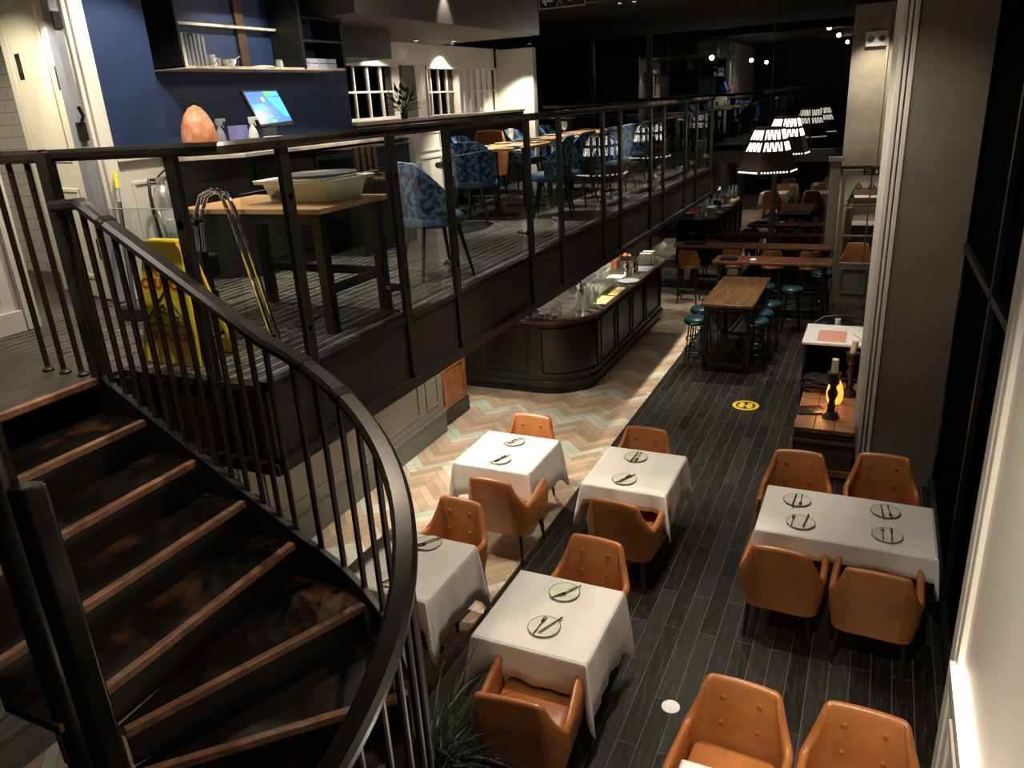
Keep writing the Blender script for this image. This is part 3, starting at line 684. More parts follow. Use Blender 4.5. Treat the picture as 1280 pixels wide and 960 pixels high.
# ================================================================== DINING TABLES
def cloth(x0, x1, y0, y1, top=.755, drops=(.38, .38, .38, .38), flare=.06, seed=1, tip=1.35):
    """drops: front(-y), right, back, left"""
    rng = random.Random(seed); per = []
    hx = (x1-x0)/2; hy = (y1-y0)/2; cx = (x0+x1)/2; cy = (y0+y1)/2
    sides = [((-1, -1), (1, -1), (0, -1), drops[0]), ((1, -1), (1, 1), (1, 0), drops[1]), ((1, 1), (-1, 1), (0, 1), drops[2]), ((-1, 1), (-1, -1), (-1, 0), drops[3])]
    for si, (a, b, nn, d) in enumerate(sides):
        ph = rng.uniform(0, 6)
        for j in range(15):
            u = j/14
            c = min(u, 1-u)*2
            ext = max(0, 1-c*3.0)**1.5
            off = .012+.010*math.sin(u*11+ph)+.01*math.sin(u*23+ph*2)
            off += ext*flare*.35
            per.append((a[0]+(b[0]-a[0])*u, a[1]+(b[1]-a[1])*u, nn, d*(1+(tip-1)*.45*ext), off))
        n2 = sides[(si+1) % 4]; d2 = n2[3]; m2 = n2[2]
        if d < .02 or d2 < .02: dm = max(d, d2)
        else: dm = (d+d2)/2
        for j in range(1, 8):
            q = j/8*PI/2; s2 = math.sin(2*q)
            v = (nn[0]*math.cos(q)+m2[0]*math.sin(q), nn[1]*math.cos(q)+m2[1]*math.sin(q))
            per.append((b[0], b[1], v, (d*(1-j/8)+d2*j/8)*(1+(tip-1)*(.45+.55*s2**.8)), .012+flare*(.35+.9*s2*s2)))
    K = [0, .03, .1, .25, .45, .7, 1]; rows = []
    for kk in K:
        r = []
        for (ux, uy, nn, d, off) in per:
            o_ = .006+off*(kk**.8)*1.0; z = top-d*kk-(.004 if kk else 0)
            if kk == 0: o_ = 0
            r.append((cx+ux*hx+nn[0]*o_, cy+uy*hy+nn[1]*o_, z))
        rows.append(r)
    b = MB(); b.grid(rows, closed=True); m = len(per)
    ins = [[(cx+(p[0]-cx)*f, cy+(p[1]-cy)*f, top+.001) for p in rows[0]] for f in (.97, .5)]
    n0 = len(b.v); b.grid([rows[0]]+ins, closed=True)
    b.f.append(tuple(n0+2*m+i for i in range(m)))
    return b
def table(x0, x1, y0, y1, lab, clab, drops=(.38,)*4, seed=1, tip=1.35, flare=.06, name='dining_table', gap=True):
    t = thing(name, lab, 'table', ((x0+x1)/2, (y0+y1)/2, 0), 0, 'square dining tables under white cloths')
    build(MB().box(x0+.006, x1-.006, y0+.006, y1-.006, .72, .75), 'tabletop', m_oak, t)
    cx, cy = (x0+x1)/2, (y0+y1)/2
    for px in ([cx] if x1-x0 < 1 else [x0+.3, x1-.3]):
        build(MB().lathe([(.035, 0), (.035, .72)], (px, cy, 0), 16), 'pedestal', m_black, t)
        build(MB().box(px-.24, px+.24, cy-.03, cy+.03, 0, .03).box(px-.03, px+.03, cy-.24, cy+.24, 0, .03), 'foot', m_black, t, bevel=.006)
    c = build(cloth(x0, x1, y0, y1, drops=drops, seed=seed, tip=tip, flare=flare), 'tablecloth', m_cloth, smooth=60); tag(c, clab, 'tablecloth', 'white tablecloths')
    so = c.modifiers.new('thickness', 'SOLIDIFY'); so.thickness = .002; so.offset = 1
T = {}
table(-2.10, -1.33, 3.52, 4.29, 'square dining table in the front centre, under white cloth', 'white cloth draped over the large front centre table', (.24, .42, .38, .38), 1, 1.45)
table(-3.44, -2.66, 5.71, 6.48, 'square dining table standing wholly on the herringbone parquet', 'brightly lit white cloth over the table on the herringbone parquet', (.3, .38, .38, .38), 2)
table(-2.14, -1.40, 5.70, 6.50, 'square dining table just right of the brass floor strip', 'white cloth with striped shadows over the table just right of the brass strip', (.16, .38, .38, .38), 3)
table(-3.34, -2.57, 3.72, 4.47, 'square dining table half hidden behind the curved stair handrail', 'shaded white cloth over the table behind the curved stair handrail', (.2, .42, .38, .38), 4, 1.5)
table(-.62, .62, 5.42, 6.17, 'long four-seat dining table beside the dark side window', 'long white cloth over the four-seat table beside the dark window', (.17, .32, .2, .26), 5, 1.2, .03)
table(-.63, .56, 2.27, 3.03, 'dining table mostly cut off by the bottom edge', 'white cloth corner showing between the chairs at the bottom edge', (.3, .3, .1, .3), 6)
def plate():
    t = thing('dinner_plate', 'plate', 'plate')
    build(MB().lathe([(0, .004), (.06, .004), (.066, 0), (.07, .002), (.104, .012), (.106, .0155), (.1, .0165), (.075, .008), (0, .007)], seg=40), 'plate_body', m_plate, t)
    build(MB().lathe([(.1045, .0135), (.1075, .0145), (.1075, .0165), (.103, .0175), (.1045, .0135)], seg=40), 'rim', m_platerim, t, label='thin dark glazed rim')
    return t
def knife():
    t = thing('dinner_knife', 'knife', 'knife')
    build(MB().tube([(0, -.11, .006), (0, -.05, .007), (0, .0, .006)], [.0055, .007, .005], 8), 'knife_handle', m_silver, t)
    build(MB().prism([(-.005, 0), (.006, 0), (.009, .06), (.006, .1), (-.003, .115), (-.006, .1)], .004, .0065), 'blade', m_silver, t)
    return t
def fork():
    t = thing('dinner_fork', 'fork', 'fork')
    build(MB().tube([(0, -.1, .006), (0, -.04, .006), (0, .03, .005)], [.006, .004, .0035], 8), 'fork_handle', m_silver, t)
    f = MB().prism([(-.004, .025), (.004, .025), (.012, .045), (.012, .06), (-.012, .06), (-.012, .045)], .004, .007)
    for x in (-.0105, -.0038, .0038, .0105): f.box(x-.0017, x+.0017, .058, .095, .004, .0065)
    build(f, 'tines', m_silver, t); return t
PL, KN, FO = Proto(plate()), Proto(knife()), Proto(fork())
# (x, y, table phrase, knife angle, fork angle)
PLT = [(-1.70, 4.13, 'far plate of the large front centre table', 2.55, 2.6, (.0, -.01), (.03, .02)),
       (-1.69, 3.74, 'near plate of the large front centre table', -.42, -.05, (.035, .03), (-.03, .0)),
       (-3.07, 6.29, 'far plate of the brightly lit table on the parquet', 2.6, 2.62, (-.02, 0), (.02, .01)),
       (-3.03, 5.88, 'near plate of the brightly lit table on the parquet', -.4, -.38, (.02, .02), (-.012, 0)),
       (-1.83, 6.32, 'far plate of the table just right of the brass strip', 3.1, 3.14, (-.012, -.01), (.025, .0)),
       (-1.80, 5.86, 'near plate of the table just right of the brass strip', -.45, -.42, (.02, .02), (-.01, 0)),
       (-2.92, 4.36, 'far plate of the table behind the stair handrail', 2.5, 2.52, (-.02, 0), (.01, 0)),
       (-2.92, 3.86, 'near plate of the table behind the stair handrail', -.5, -.4, (.02, 0), (-.01, 0)),
       (-.37, 5.95, 'far left plate of the long four-seat table', 3.1, 3.14, (-.02, -.02), (.03, 0)),
       (-.31, 5.60, 'near left plate of the long four-seat table', -.12, -.02, (.035, .03), (-.06, .01)),
       (.28, 5.98, 'far right plate of the long four-seat table', 3.25, 3.3, (-.02, -.02), (.03, 0)),
       (.295, 5.61, 'near right plate of the long four-seat table', .03, .05, (.03, .01), (-.03, .01)),
       (-.40, 2.9, 'plate cut by the bottom edge', 3.1, 3.14, (-.02, 0), (.02, 0))]
for (x, y, ph, ka, fa, ko, fo) in PLT:
    PL.place((x, y, .7575), 0, 'white plate with dark rim, '+ph, 'dinner plates')
    KN.place((x+ko[0], y+ko[1], .768), ka, 'steel knife on the '+ph, 'dinner knives')
    FO.place((x+fo[0], y+fo[1], .768), fa, 'steel fork on the '+ph, 'dinner forks')

# ================================================================== BAR
def barpoly(ins, y1=13.95):
    """outer outline, moved inwards by ins"""
    cx, cy, r = -4.15, 10.1, .75-ins
    p = [(-5.88, 9.35+ins), (cx, 9.35+ins)]
    p += [(cx+r*math.sin(a*PI/24), cy-r*math.cos(a*PI/24)) for a in range(1, 12)]
    p += [(-3.4-ins, cy), (-3.4-ins, y1-.3-ins)]
    p += [(-3.7-ins*0+(.3-ins)*math.cos(a*PI/12)-.0, y1-.3-ins+(.3-ins)*math.sin(a*PI/12)) for a in range(1, 7)]
    p += [(-4.35, y1-ins), (-4.35, 10.35), (-5.88, 10.35)]
    return p
bar = thing('bar_counter', 'black panelled bar counter with a rounded corner', 'bar counter', (-4.2, 11, 0))
build(MB().prism(barpoly(.06), .12, 1.05), 'body', m_bar, bar, smooth=25)
build(MB().prism(barpoly(.09), 0, .12), 'plinth', m_black, bar, smooth=25)
build(MB().prism(barpoly(.035), .12, .2), 'base_board', m_bar, bar, smooth=25, bevel=.006)
build(MB().prism(barpoly(0), 1.05, 1.1), 'edge_band', m_baredge, bar, smooth=25, bevel=.01)
build(MB().prism(barpoly(.03), 1.1, 1.108), 'worktop', m_bartop, bar, smooth=25)
for (a, b) in ((10.15, 10.85), (10.95, 11.65), (11.75, 12.45), (12.55, 13.5)):
    f = MB(); panel_frame(f, 'x', -3.46, a, b, .27, .98, .04, .02); build(f, 'panel', m_bar, bar, bevel=.004)
for (a, b) in ((-5.8, -5.15), (-5.0, -4.3)):
    f = MB(); panel_frame(f, 'y', 9.41, a, b, .27, .98, .04, .02, -1); build(f, 'panel', m_bar, bar, bevel=.004)
# curved panel on the corner
f = MB(); R0 = .69
for (z0, z1) in ((.27, .31), (.94, .98)):
    q = [(-4.15+(R0+.02)*math.sin(math.radians(a)), 10.1-(R0+.02)*math.cos(math.radians(a)), (z0+z1)/2) for a in range(4, 87, 6)]
    f.sweep(q, .04, z1-z0, .1)
for a in (5, 85):
    x, y = -4.15+(R0+.01)*math.sin(math.radians(a)), 10.1-(R0+.01)*math.cos(math.radians(a)); f.box(x-.02, x+.02, y-.02, y+.02, .27, .98)
build(f, 'panel', m_bar, bar)
# copper-stained low cabinet at the end of the grey wall
cb = thing('low_cabinet', 'copper-stained wooden cabinet at the end of the grey panelled wall', 'cabinet', (-5.0, 8.3, 0))
build(MB().box(-5.3, -4.87, 7.87, 8.62, 0, .84), 'body', m_copper, cb, bevel=.004)
build(MB().box(-5.3, -4.85, 7.87, 8.62, 0, .2), 'plinth', m_bar, cb)
f = MB(); panel_frame(f, 'x', -4.87, 7.98, 8.54, .28, .76, .03, .014); build(f, 'door', m_copper, cb, bevel=.004)
build(MB().box(-5.32, -4.84, 7.86, 8.64, .84, .87), 'cap', m_white, cb)

Z = 1.108
def lathe_thing(name, prof, mat, loc, lab, cat, group=None, seg=20, **k):
    o = build(MB().lathe(prof, (0, 0, 0), seg), name, mat, **k); o.location = loc; return tag(o, lab, cat, group)
class P1:
    def __init__(s, o): s.o = o; s.used = False
    def place(s, loc, rz, lab, cat, group=None):
        if s.used: c = s.o.copy(); COL.objects.link(c)
        else: c = s.o; s.used = True
        c.location = loc; c.rotation_euler = (0, 0, rz); tag(c, lab, cat, group); return c
def p1(prof, name, mat, seg=16, mb=None, **k):
    o = build(mb or MB().lathe(prof, (0, 0, 0), seg), name, mat, **k); o.location = (0, 0, 0); return P1(o)
# carafes: a thing with a lid
def carafe():
    t = thing('water_carafe', 'carafe', 'carafe')
    build(MB().lathe([(.0, .004), (.04, .004), (.045, .03), (.045, .15), (.035, .2), (.016, .26), (.016, .3), (.02, .305), (.018, .31), (.013, .3), (.013, .26), (.031, .2), (.041, .15), (.041, .03), (0, .012)], seg=16), 'glass_body', m_drink, t)
    build(MB().tube([(.016, 0, .29), (.026, 0, .3), (.02, 0, .325), (0, 0, .332), (-.02, 0, .325), (-.026, 0, .3), (-.016, 0, .29)], .002, 6).lathe([(0, .31), (.012, .31), (.012, .328), (0, .33)], seg=10), 'stopper', m_whitep, t)
    return t
CF = Proto(carafe())
for i, (x, y) in enumerate([(-3.72, 9.98), (-3.62, 10.02), (-3.78, 10.12), (-3.66, 10.2), (-3.56, 10.18)]):
    CF.place((x, y, Z), .4*i, 'clear glass carafe at the rounded corner of the bar', 'clear glass carafes grouped on the bar corner')
gl = p1([(0, .003), (.03, .003), (.034, .06), (.036, .13), (.034, .13), (.031, .06), (.027, .012), (0, .01)], 'drinking_glass', m_drink)
k = 0
for i in range(4):
    for j in range(7):
        gl.place((-3.72-.085*i, 10.95+.095*j+.02*(i % 2), Z), 0, 'upright clear tumbler in the crowded block of glasses on the bar', 'glass', 'tumblers packed on the bar top')
wg = p1([(0, .003), (.032, .003), (.006, .01), (.005, .08), (.03, .1), (.038, .14), (.032, .19), (.03, .19), (.036, .14), (.028, .102), (0, .09)], 'wine_glass', m_drink)
for i in range(3):
    for j in range(5):
        wg.place((-4.02-.09*i, 11.9+.1*j, Z), 0, 'clear stemmed wine glass behind the block of tumblers on the bar', 'glass', 'wine glasses on the bar top')
# cruets, mills and small pots along the curved near end
ml = p1([(0, 0), (.026, 0), (.024, .05), (.017, .1), (.024, .13), (.02, .16), (0, .18)], 'pepper_mill', m_pewter)
for (x, y) in ((-4.42, 9.62), (-4.30, 9.58)): ml.place((x, y, Z), 0, 'small dark pepper mill at the left of the bar items', 'mill', 'dark mills on the bar')
pt = p1([(0, 0), (.035, 0), (.045, .03), (.042, .035), (.03, .012), (0, .01)], 'small_dish', m_plate)
for (x, y, l) in ((-3.93, 9.58, 'among the pots'), (-3.5, 10.32, 'beside the carafes'), (-4.12, 9.6, 'below the mills')): pt.place((x, y, Z), 0, 'small pale dish on the bar top '+l, 'dish')
bt = p1([(0, 0), (.024, 0), (.024, .09), (.01, .12), (.01, .15), (.013, .152), (.013, .165), (0, .166)], 'sauce_bottle', m_drink)
for (x, y) in ((-4.05, 9.72), (-3.98, 9.68), (-3.9, 9.74)): bt.place((x, y, Z), 0, 'small clear bottle with narrow neck on the curved bar end', 'bottle', 'small clear bottles on the bar end')
nb = build(MB().box(-4.62, -4.5, 9.5, 9.62, Z, Z+.16).box(-4.47, -4.38, 9.7, 9.8, Z, Z+.19), 'napkin_box', m_whitep, bevel=.006); tag(nb, 'white napkin boxes at the left end of the bar items', 'box')
bc = build(MB().lathe([(0, 0), (.045, 0), (.05, .05), (0, .05)], (-4.28, 9.75, Z)), 'blue_caddy', m_purple); tag(bc, 'small blue round caddy between white boxes on the bar', 'caddy')
# beer tap with glowing lens
tp = thing('beer_tap', 'black curved beer tap with round lit badge and red handle', 'beer tap', (-4.1, 11.0, Z))
build(MB().tube([(-4.1, 11.0, Z), (-4.1, 11.0, Z+.2), (-4.06, 10.95, Z+.32), (-3.96, 10.84, Z+.34)], [.05, .045, .035, .03], 12), 'column', m_black, tp)
build(MB().lathe([(0, 0), (.05, 0), (.055, .02), (0, .03)], m=Matrix.Translation((-3.95, 10.80, Z+.33)) @ Matrix.Rotation(PI/2, 4, 'X')), 'badge', M('lit_badge', (1, .9, .5), .4, emit=(1, .85, .45), es=2.5), tp, label='glowing pale yellow badge')
build(MB().tube([(-3.94, 10.95, Z+.33), (-3.92, 10.97, Z+.46), (-3.9, 10.99, Z+.6)], [.02, .035, .022], 10), 'tap_handle', m_redl, tp, label='red tap handle')
build(MB().tube([(-4.0, 10.85, Z+.3), (-4.0, 10.78, Z+.2), (-4.0, 10.78, Z+.12)], .012, 8), 'spout', m_chrome, tp)
for i, y in enumerate((10.62, 10.78, 11.15, 11.3)):
    pass
for i, (y0, l) in enumerate(((10.35, 'nearest'), (10.92, 'farther'))):
    mt = build(MB().box(-3.66 if i == 0 else -3.6, -3.46, y0, y0+.5, Z, Z+.008), 'bar_mat', m_matyellow, bevel=.003); tag(mt, 'yellow and grey bar mat, the %s of the two on the bar edge' % l, 'mat')
ry = build(MB().lathe([(0, 0), (.17, 0), (.18, .02), (.175, .022), (.165, .006), (0, .006)], (-3.56, 11.86, Z), 32), 'serving_tray', m_greyp); tag(ry, 'round grey serving tray on the bar edge past the glasses', 'tray')
sh = p1([(0, 0), (.04, 0), (.045, .12), (.038, .16), (.03, .18), (.03, .22), (0, .225)], 'cocktail_shaker', m_chrome)
for (x, y) in ((-3.72, 12.28), (-3.62, 12.36), (-3.75, 12.42), (-3.62, 12.5)): sh.place((x, y, Z), 0, 'steel shaker standing past the round tray on the bar', 'shaker', 'steel shakers on the bar')
pp_ = build(MB().box(-3.98, -3.72, 12.0, 12.2, Z, Z+.012).box(-3.95, -3.7, 12.05, 12.22, Z+.012, Z+.02), 'paper_stack', m_paper); tag(pp_, 'stack of white papers on the bar beside the steel shakers', 'papers')
cbx = build(MB().box(-4.25, -4.02, 12.72, 12.95, Z, Z+.16), 'carton', m_copper, bevel=.004); tag(cbx, 'orange carton on the inner side of the bar', 'box')
cr = thing('fruit_tray', 'dark tray holding orange fruit at the far end of the bar', 'tray', (-4.1, 13.6, Z))
build(MB().box(-4.3, -3.95, 13.5, 13.75, Z, Z+.03), 'tray_base', m_black, cr, bevel=.005)
org = p1([(0, 0), (.022, .006), (.036, .025), (.038, .04), (.03, .06), (.012, .072), (0, .073)], 'orange', M('orange_peel', (.7, .22, .05), .5, bump=.2))
for (x, y, l) in ((-4.24, 13.58, 'left'), (-4.15, 13.66, 'middle'), (-4.05, 13.58, 'right'), (-4.14, 13.55, 'near')): org.place((x, y, Z+.03), 0, 'orange fruit on the dark tray at the bar end, the %s one' % l, 'fruit', 'oranges on the tray')
for i, (y, l) in enumerate(((13.15, 'nearer'), (13.36, 'farther'))):
    bk = build(MB().box(-3.74, -3.54, y, y+.07, Z, Z+.2).box(-3.74, -3.54, y+.09, y+.13, Z, Z+.19), 'upright_folder', m_paper, bevel=.003); tag(bk, 'white folders standing upright on the bar, the %s pair' % l, 'folder')
sb = build(MB().box(-3.75, -3.45, 12.66, 13.05, Z, Z+.004).box(-3.72, -3.48, 12.7, 13.0, Z+.004, Z+.012), 'slate_mat', m_greyp); tag(sb, 'pale grey rubber mat on the far bar edge', 'mat')
sk = thing('bar_faucet', 'chrome swan-neck faucet at the far end of the bar', 'faucet', (-4.2, 13.25, Z))
build(MB().tube([(-4.2, 13.25, Z), (-4.2, 13.25, Z+.28), (-4.16, 13.22, Z+.34), (-4.08, 13.18, Z+.32), (-4.05, 13.17, Z+.26)], .012, 8), 'spout', m_chrome, sk)
build(MB().tube([(-4.2, 13.25, Z+.1), (-4.27, 13.25, Z+.13)], .01, 8), 'lever', m_chrome, sk)
# glass cloche hanging lamp over the bar end
# back bar
bbk = thing('back_bar', 'low black back bar shelf against the white boarded wall', 'shelf unit', (-5.6, 12.0, 0))
build(MB().box(-5.86, -5.45, 10.45, 14.6, 0, .95), 'cabinet', m_bar, bbk); build(MB().box(-5.88, -5.4, 10.42, 14.63, .95, .98), 'worktop', m_bartop, bbk)
for z in (1.35,): build(MB().box(-5.86, -5.66, 12.0, 14.5, z, z+.025), 'shelf', m_black, bbk)
build(MB().box(-5.86, -5.82, 10.5, 11.1, .98, 1.9), 'red_panel', m_red_panel, bbk, label='dark red board')
bo = p1([(0, 0), (.037, 0), (.037, .17), (.03, .2), (.013, .23), (.013, .29), (0, .295)], 'spirit_bottle', M('bottle_green_glass', (.03, .06, .03), .08, c2=(.08, .04, .01), scale=2))
for i in range(14): bo.place((-5.60, 12.1+.17*i, .981), 0, 'dark glass spirit bottle on the back bar against the white boards', 'bottle', 'bottles along the back bar')
for i in range(12): bo.place((-5.76, 12.15+.19*i, 1.375), 0, 'dark glass spirit bottle on the raised back bar shelf', 'bottle', 'bottles on the raised back bar shelf')

# ================================================================== HIGH TABLES AND STOOLS
def high_table(x0, x1, y0, y1, lab, long_y):
    t = thing('high_table', lab, 'table', ((x0+x1)/2, (y0+y1)/2, 0))
    build(MB().box(x0, x1, y0, y1, 1.01, 1.05), 'tabletop', m_wood if long_y else m_woodr, t, bevel=.004)
    if long_y: ends = [(y0+.1), (y1-.1)]
    else: ends = [x0+.12, x1-.12]
    for e in ends:
        f = MB(); w_ = .07
        if long_y:
            a, b = x0+.07, x1-.07
            f.box(a-.03, a+.03, e-.03, e+.03, 0, 1.01).box(b-.03, b+.03, e-.03, e+.03, 0, 1.01).box(a, b, e-.03, e+.03, .08, .13).box(a, b, e-.03, e+.03, .95, 1.0)
            f.bar((a, e, .12), (b, e, .96), .04, .03).bar((b, e, .12), (a, e, .96), .04, .03)
        else:
            a, b = y0+.07, y1-.07
            f.box(e-.03, e+.03, a-.03, a+.03, 0, 1.01).box(e-.03, e+.03, b-.03, b+.03, 0, 1.01).box(e-.03, e+.03, a, b, .08, .13)
            f.bar((e, a, .12), (e, b, .96), .04, .03).bar((e, b, .12), (e, a, .96), .04, .03)
        build(f, 'trestle', m_legs, t)
    if long_y: build(MB().bar(((x0+x1)/2, ends[0], .12), ((x0+x1)/2, ends[1], .12), .05, .05), 'stretcher', m_legs, t)
    else: build(MB().bar((ends[0], (y0+y1)/2, .12), (ends[1], (y0+y1)/2, .12), .05, .05), 'stretcher', m_legs, t)
high_table(-2.2, -1.46, 10.92, 12.78, 'long brown high table with crossed trestle legs standing lengthwise', True)
high_table(-2.62, -.62, 13.9, 14.5, 'dark brown high table set crosswise behind the teal stools', False)
high_table(-3.68, -.72, 15.35, 15.8, 'long red-brown bar ledge table against the dark glass', False)
def round_stool():
    t = thing('round_stool', 'stool', 'stool')
    build(MB().lathe([(.0, .655), (.15, .655), (.175, .67), (.18, .70), (.175, .735), (.15, .755), (.0, .765)], seg=24), 'seat', m_teal, t, smooth=50)
    build(MB().lathe([(.176, .69), (.182, .695), (.182, .705), (.176, .71)], seg=24), 'seat_band', m_chrome, t)
    for q in range(4):
        a = q*PI/2+PI/4; build(MB().tube([(.12*math.cos(a), .12*math.sin(a), .66), (.2*math.cos(a), .2*math.sin(a), 0)], .011, 8), 'leg', m_black, t)
    for (z, r) in ((.25, .17), (.42, .152)):
        build(MB().tube([(r*math.cos(i*PI/12), r*math.sin(i*PI/12), z) for i in range(25)], .008, 6), 'foot_ring', m_chrome, t)
    return t
RS = Proto(round_stool())
for (x, y, l) in ((-2.32, 11.25, 'nearest on the left side of the lengthwise high table'), (-2.36, 11.85, 'middle one on the left side of the lengthwise high table'), (-2.3, 12.4, 'farthest on the left side of the lengthwise high table'),
                  (-1.46, 11.35, 'nearest on the right side of the lengthwise high table'), (-1.45, 11.82, 'second on the right side of the lengthwise high table'), (-1.40, 12.38, 'farthest on the right side of the lengthwise high table'),
                  (-1.17, 13.42, 'right one in front of the crosswise high table'), (-1.64, 13.55, 'middle one in front of the crosswise high table'), (-2.3, 13.66, 'left one in front of the crosswise high table'), (-.80, 14.72, 'behind the right end of the crosswise high table')):
    RS.place((x, y, 0), 0, 'teal round stool, '+l, 'teal round stools')
def bar_chair():
    t = thing('bar_chair', 'chair', 'chair')
    rows = []
    for i in range(25):
        sv = -1+2*i/24; a = sv*math.radians(100); x = .215*math.sin(a); y = .19*math.cos(a); nn = (math.sin(a), math.cos(a))
        h = 1.06 if abs(sv) < .45 else 1.06-.2*min(1, (abs(sv)-.45)/.3)**1
        th = .035; zz = [.70, .76, .85, h-.02, h]
        o_ = [( x*(.92+.16*(z-.7)/.36), y*(.92+.2*(z-.7)/.36), z) for z in zz]
        i_ = [( (x-nn[0]*th)*(.92+.16*(z-.7)/.36), (y-nn[1]*th)*(.92+.2*(z-.7)/.36), z) for z in reversed(zz)]
        rows.append(o_+i_)
    b = MB().grid(rows, closed=True); m = len(rows[0]); b.f.append(tuple(range(m))); b.f.append(tuple(reversed(range(24*m, 25*m))))
    build(b, 'backrest', m_leather, t, smooth=55)
    build(MB().lathe([(0, .70), (.17, .70), (.195, .72), (.195, .75), (.17, .775), (0, .78)], seg=20), 'seat', m_leather, t, smooth=55)
    for sx in (-1, 1):
        for sy in (-1, 1): build(MB().tube([(sx*.13, sy*.13, .71), (sx*.19, sy*.18, 0)], [.018, .013], 6), 'leg', m_legs, t)
    for (a, b_) in (((-.165, -.155), (.165, -.155)), ((-.165, .155), (.165, .155)), ((-.165, -.155), (-.165, .155)), ((.165, -.155), (.165, .155))):
        build(MB().tube([(a[0], a[1], .3), (b_[0], b_[1], .3)], .01, 6), 'footrest', m_legs, t)
    return t
BC = Proto(bar_chair())
for (x, y, rz, l) in ((-3.25, 14.95, PI, 'leftmost in front of the bar ledge table'), (-2.45, 15.14, PI, 'second from left in front of the bar ledge table'), (-1.72, 15.14, PI, 'third from left in front of the bar ledge table'), (-1.05, 15.14, PI, 'rightmost in front of the bar ledge table')):
    BC.place((x, y, 0), rz, 'tan leather bar chair, '+l, 'tan leather bar chairs')
# things on the high tables
bk = build(MB().box(-2.5, -2.2, 14.0, 14.2, 1.05, 1.075).box(-2.48, -2.2, 14.01, 14.19, 1.075, 1.09), 'menu_pile', m_menu); tag(bk, 'flat grey menus lying on the crosswise high table', 'menus')
hb = thing('hot_sauce_bottle', 'slim glass bottle with orange label on the crosswise high table', 'bottle', (-2.1, 14.05, 1.05))
build(MB().lathe([(0, 0), (.032, 0), (.032, .11), (.012, .16), (.012, .21), (0, .212)], (-2.1, 14.05, 1.05)), 'glass_body', m_drink, hb)
build(MB().lathe([(.033, .02), (.033, .09), (.0325, .09)], (-2.1, 14.05, 1.05)), 'bottle_label', m_copper, hb)
nk = build(MB().lathe([(0, 0), (.05, 0), (.055, .02), (.03, .035), (0, .03)], (-1.93, 14.08, 1.05), 12), 'folded_napkin', m_paper); tag(nk, 'crumpled white napkin beside the slim bottle', 'napkin')
tb = build(MB().box(-3.5, -3.05, 15.42, 15.7, 1.05, 1.07).box(-3.45, -3.1, 15.45, 15.66, 1.07, 1.1), 'dark_tray', m_menu); tag(tb, 'dark flat tray lying on the left of the bar ledge table', 'tray')
# glass cloche lamp hanging beside the bar ledge
gc = thing('glass_pendant', 'small clear glass pendant lamp with looped cord above the far bar end', 'lamp', (-3.55, 14.35, 1.1))
build(MB().lathe([(.09, 0), (.1, .03), (.09, .09), (.04, .14), (.02, .16), (.018, .16), (.035, .135), (.085, .085), (.095, .03), (.085, 0)], (-3.6, 14.3, 1.16)), 'glass_shade', m_drink, gc)
build(MB().tube([(-3.6, 14.3, 1.32), (-3.6, 14.3, 1.6), (-3.55, 14.3, 2.6), (-3.56, 14.3, 5.4)], .003, 6), 'cord', m_black, gc)

# floor markings
fd = thing('floor_sticker', 'round yellow floor sticker with dark lettering on the planks', 'sticker', (-1.34, 9.79, 0))
build(MB().lathe([(0, 0), (.17, 0), (.17, .003), (0, .003)], (-1.34, 9.79, .0), 40), 'disc', m_ink, fd)
build(MB().lathe([(.125, .003), (.17, .003), (.17, .0045), (.125, .0045)], (-1.34, 9.79, 0), 40), 'ring', m_yellow, fd)
build(MB().box(-1.42, -1.36, 9.70, 9.88, .003, .0045).box(-1.32, -1.26, 9.70, 9.88, .003, .0045).box(-1.44, -1.24, 9.765, 9.80, .003, .0046), 'symbol', m_yellow, fd)
wd = build(MB().lathe([(0, 0), (.062, 0), (.062, .004), (0, .004)], (-.96, 4.16, 0), 32), 'floor_disc', m_whitep); tag(wd, 'plain white round disc lying on the dark planks', 'disc')

# ================================================================== CHEST AND HOST STAND
ch = thing('wooden_chest', 'aged wooden trunk with iron handles against the pillar jamb', 'chest', (-.26, 8.75, 0))
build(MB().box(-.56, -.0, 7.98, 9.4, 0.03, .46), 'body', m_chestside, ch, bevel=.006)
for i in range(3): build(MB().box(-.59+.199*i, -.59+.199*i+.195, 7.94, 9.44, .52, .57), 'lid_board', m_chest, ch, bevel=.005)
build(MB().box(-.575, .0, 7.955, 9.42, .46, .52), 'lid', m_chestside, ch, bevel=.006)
for y in (7.98, 9.34): build(MB().box(-.585, -.555, y, y+.05, .03, .46), 'corner_strap', m_black, ch)
build(MB().box(-.58, .015, 7.95, 7.98, .03, .1), 'front_band', m_chest, ch); build(MB().box(-.58, .015, 7.955, 7.98, .4, .44), 'front_band', m_chest, ch)
for y in (8.25, 9.2): build(MB().tube([(-.56, y-.07, .36), (-.61, y-.06, .36), (-.61, y+.06, .36), (-.56, y+.07, .36)], .01, 8), 'handle', m_black, ch)
ZC = .57
def candle_holder(s=1.0):
    t = thing('candle_holder', 'holder', 'candle holder')
    pr = [(0, 0), (.088, 0), (.088, .018), (.078, .022), (.078, .04), (.066, .044), (.066, .06), (.05, .065), (.036, .1), (.046, .13), (.034, .16), (.03, .2), (.05, .25), (.055, .29), (.036, .33), (.034, .36), (.06, .39), (.062, .46), (.055, .475), (.06, .49), (.072, .495), (.072, .515), (0, .51)]
    build(MB().lathe([(r, z*s) for r, z in pr], seg=28), 'turned_stem', m_pewter, t)
    return t
CH_ = Proto(candle_holder()); cd = p1([(0, 0), (.034, 0), (.034, .145), (.03, .15), (.012, .146), (0, .14)], 'pillar_candle', m_candle)
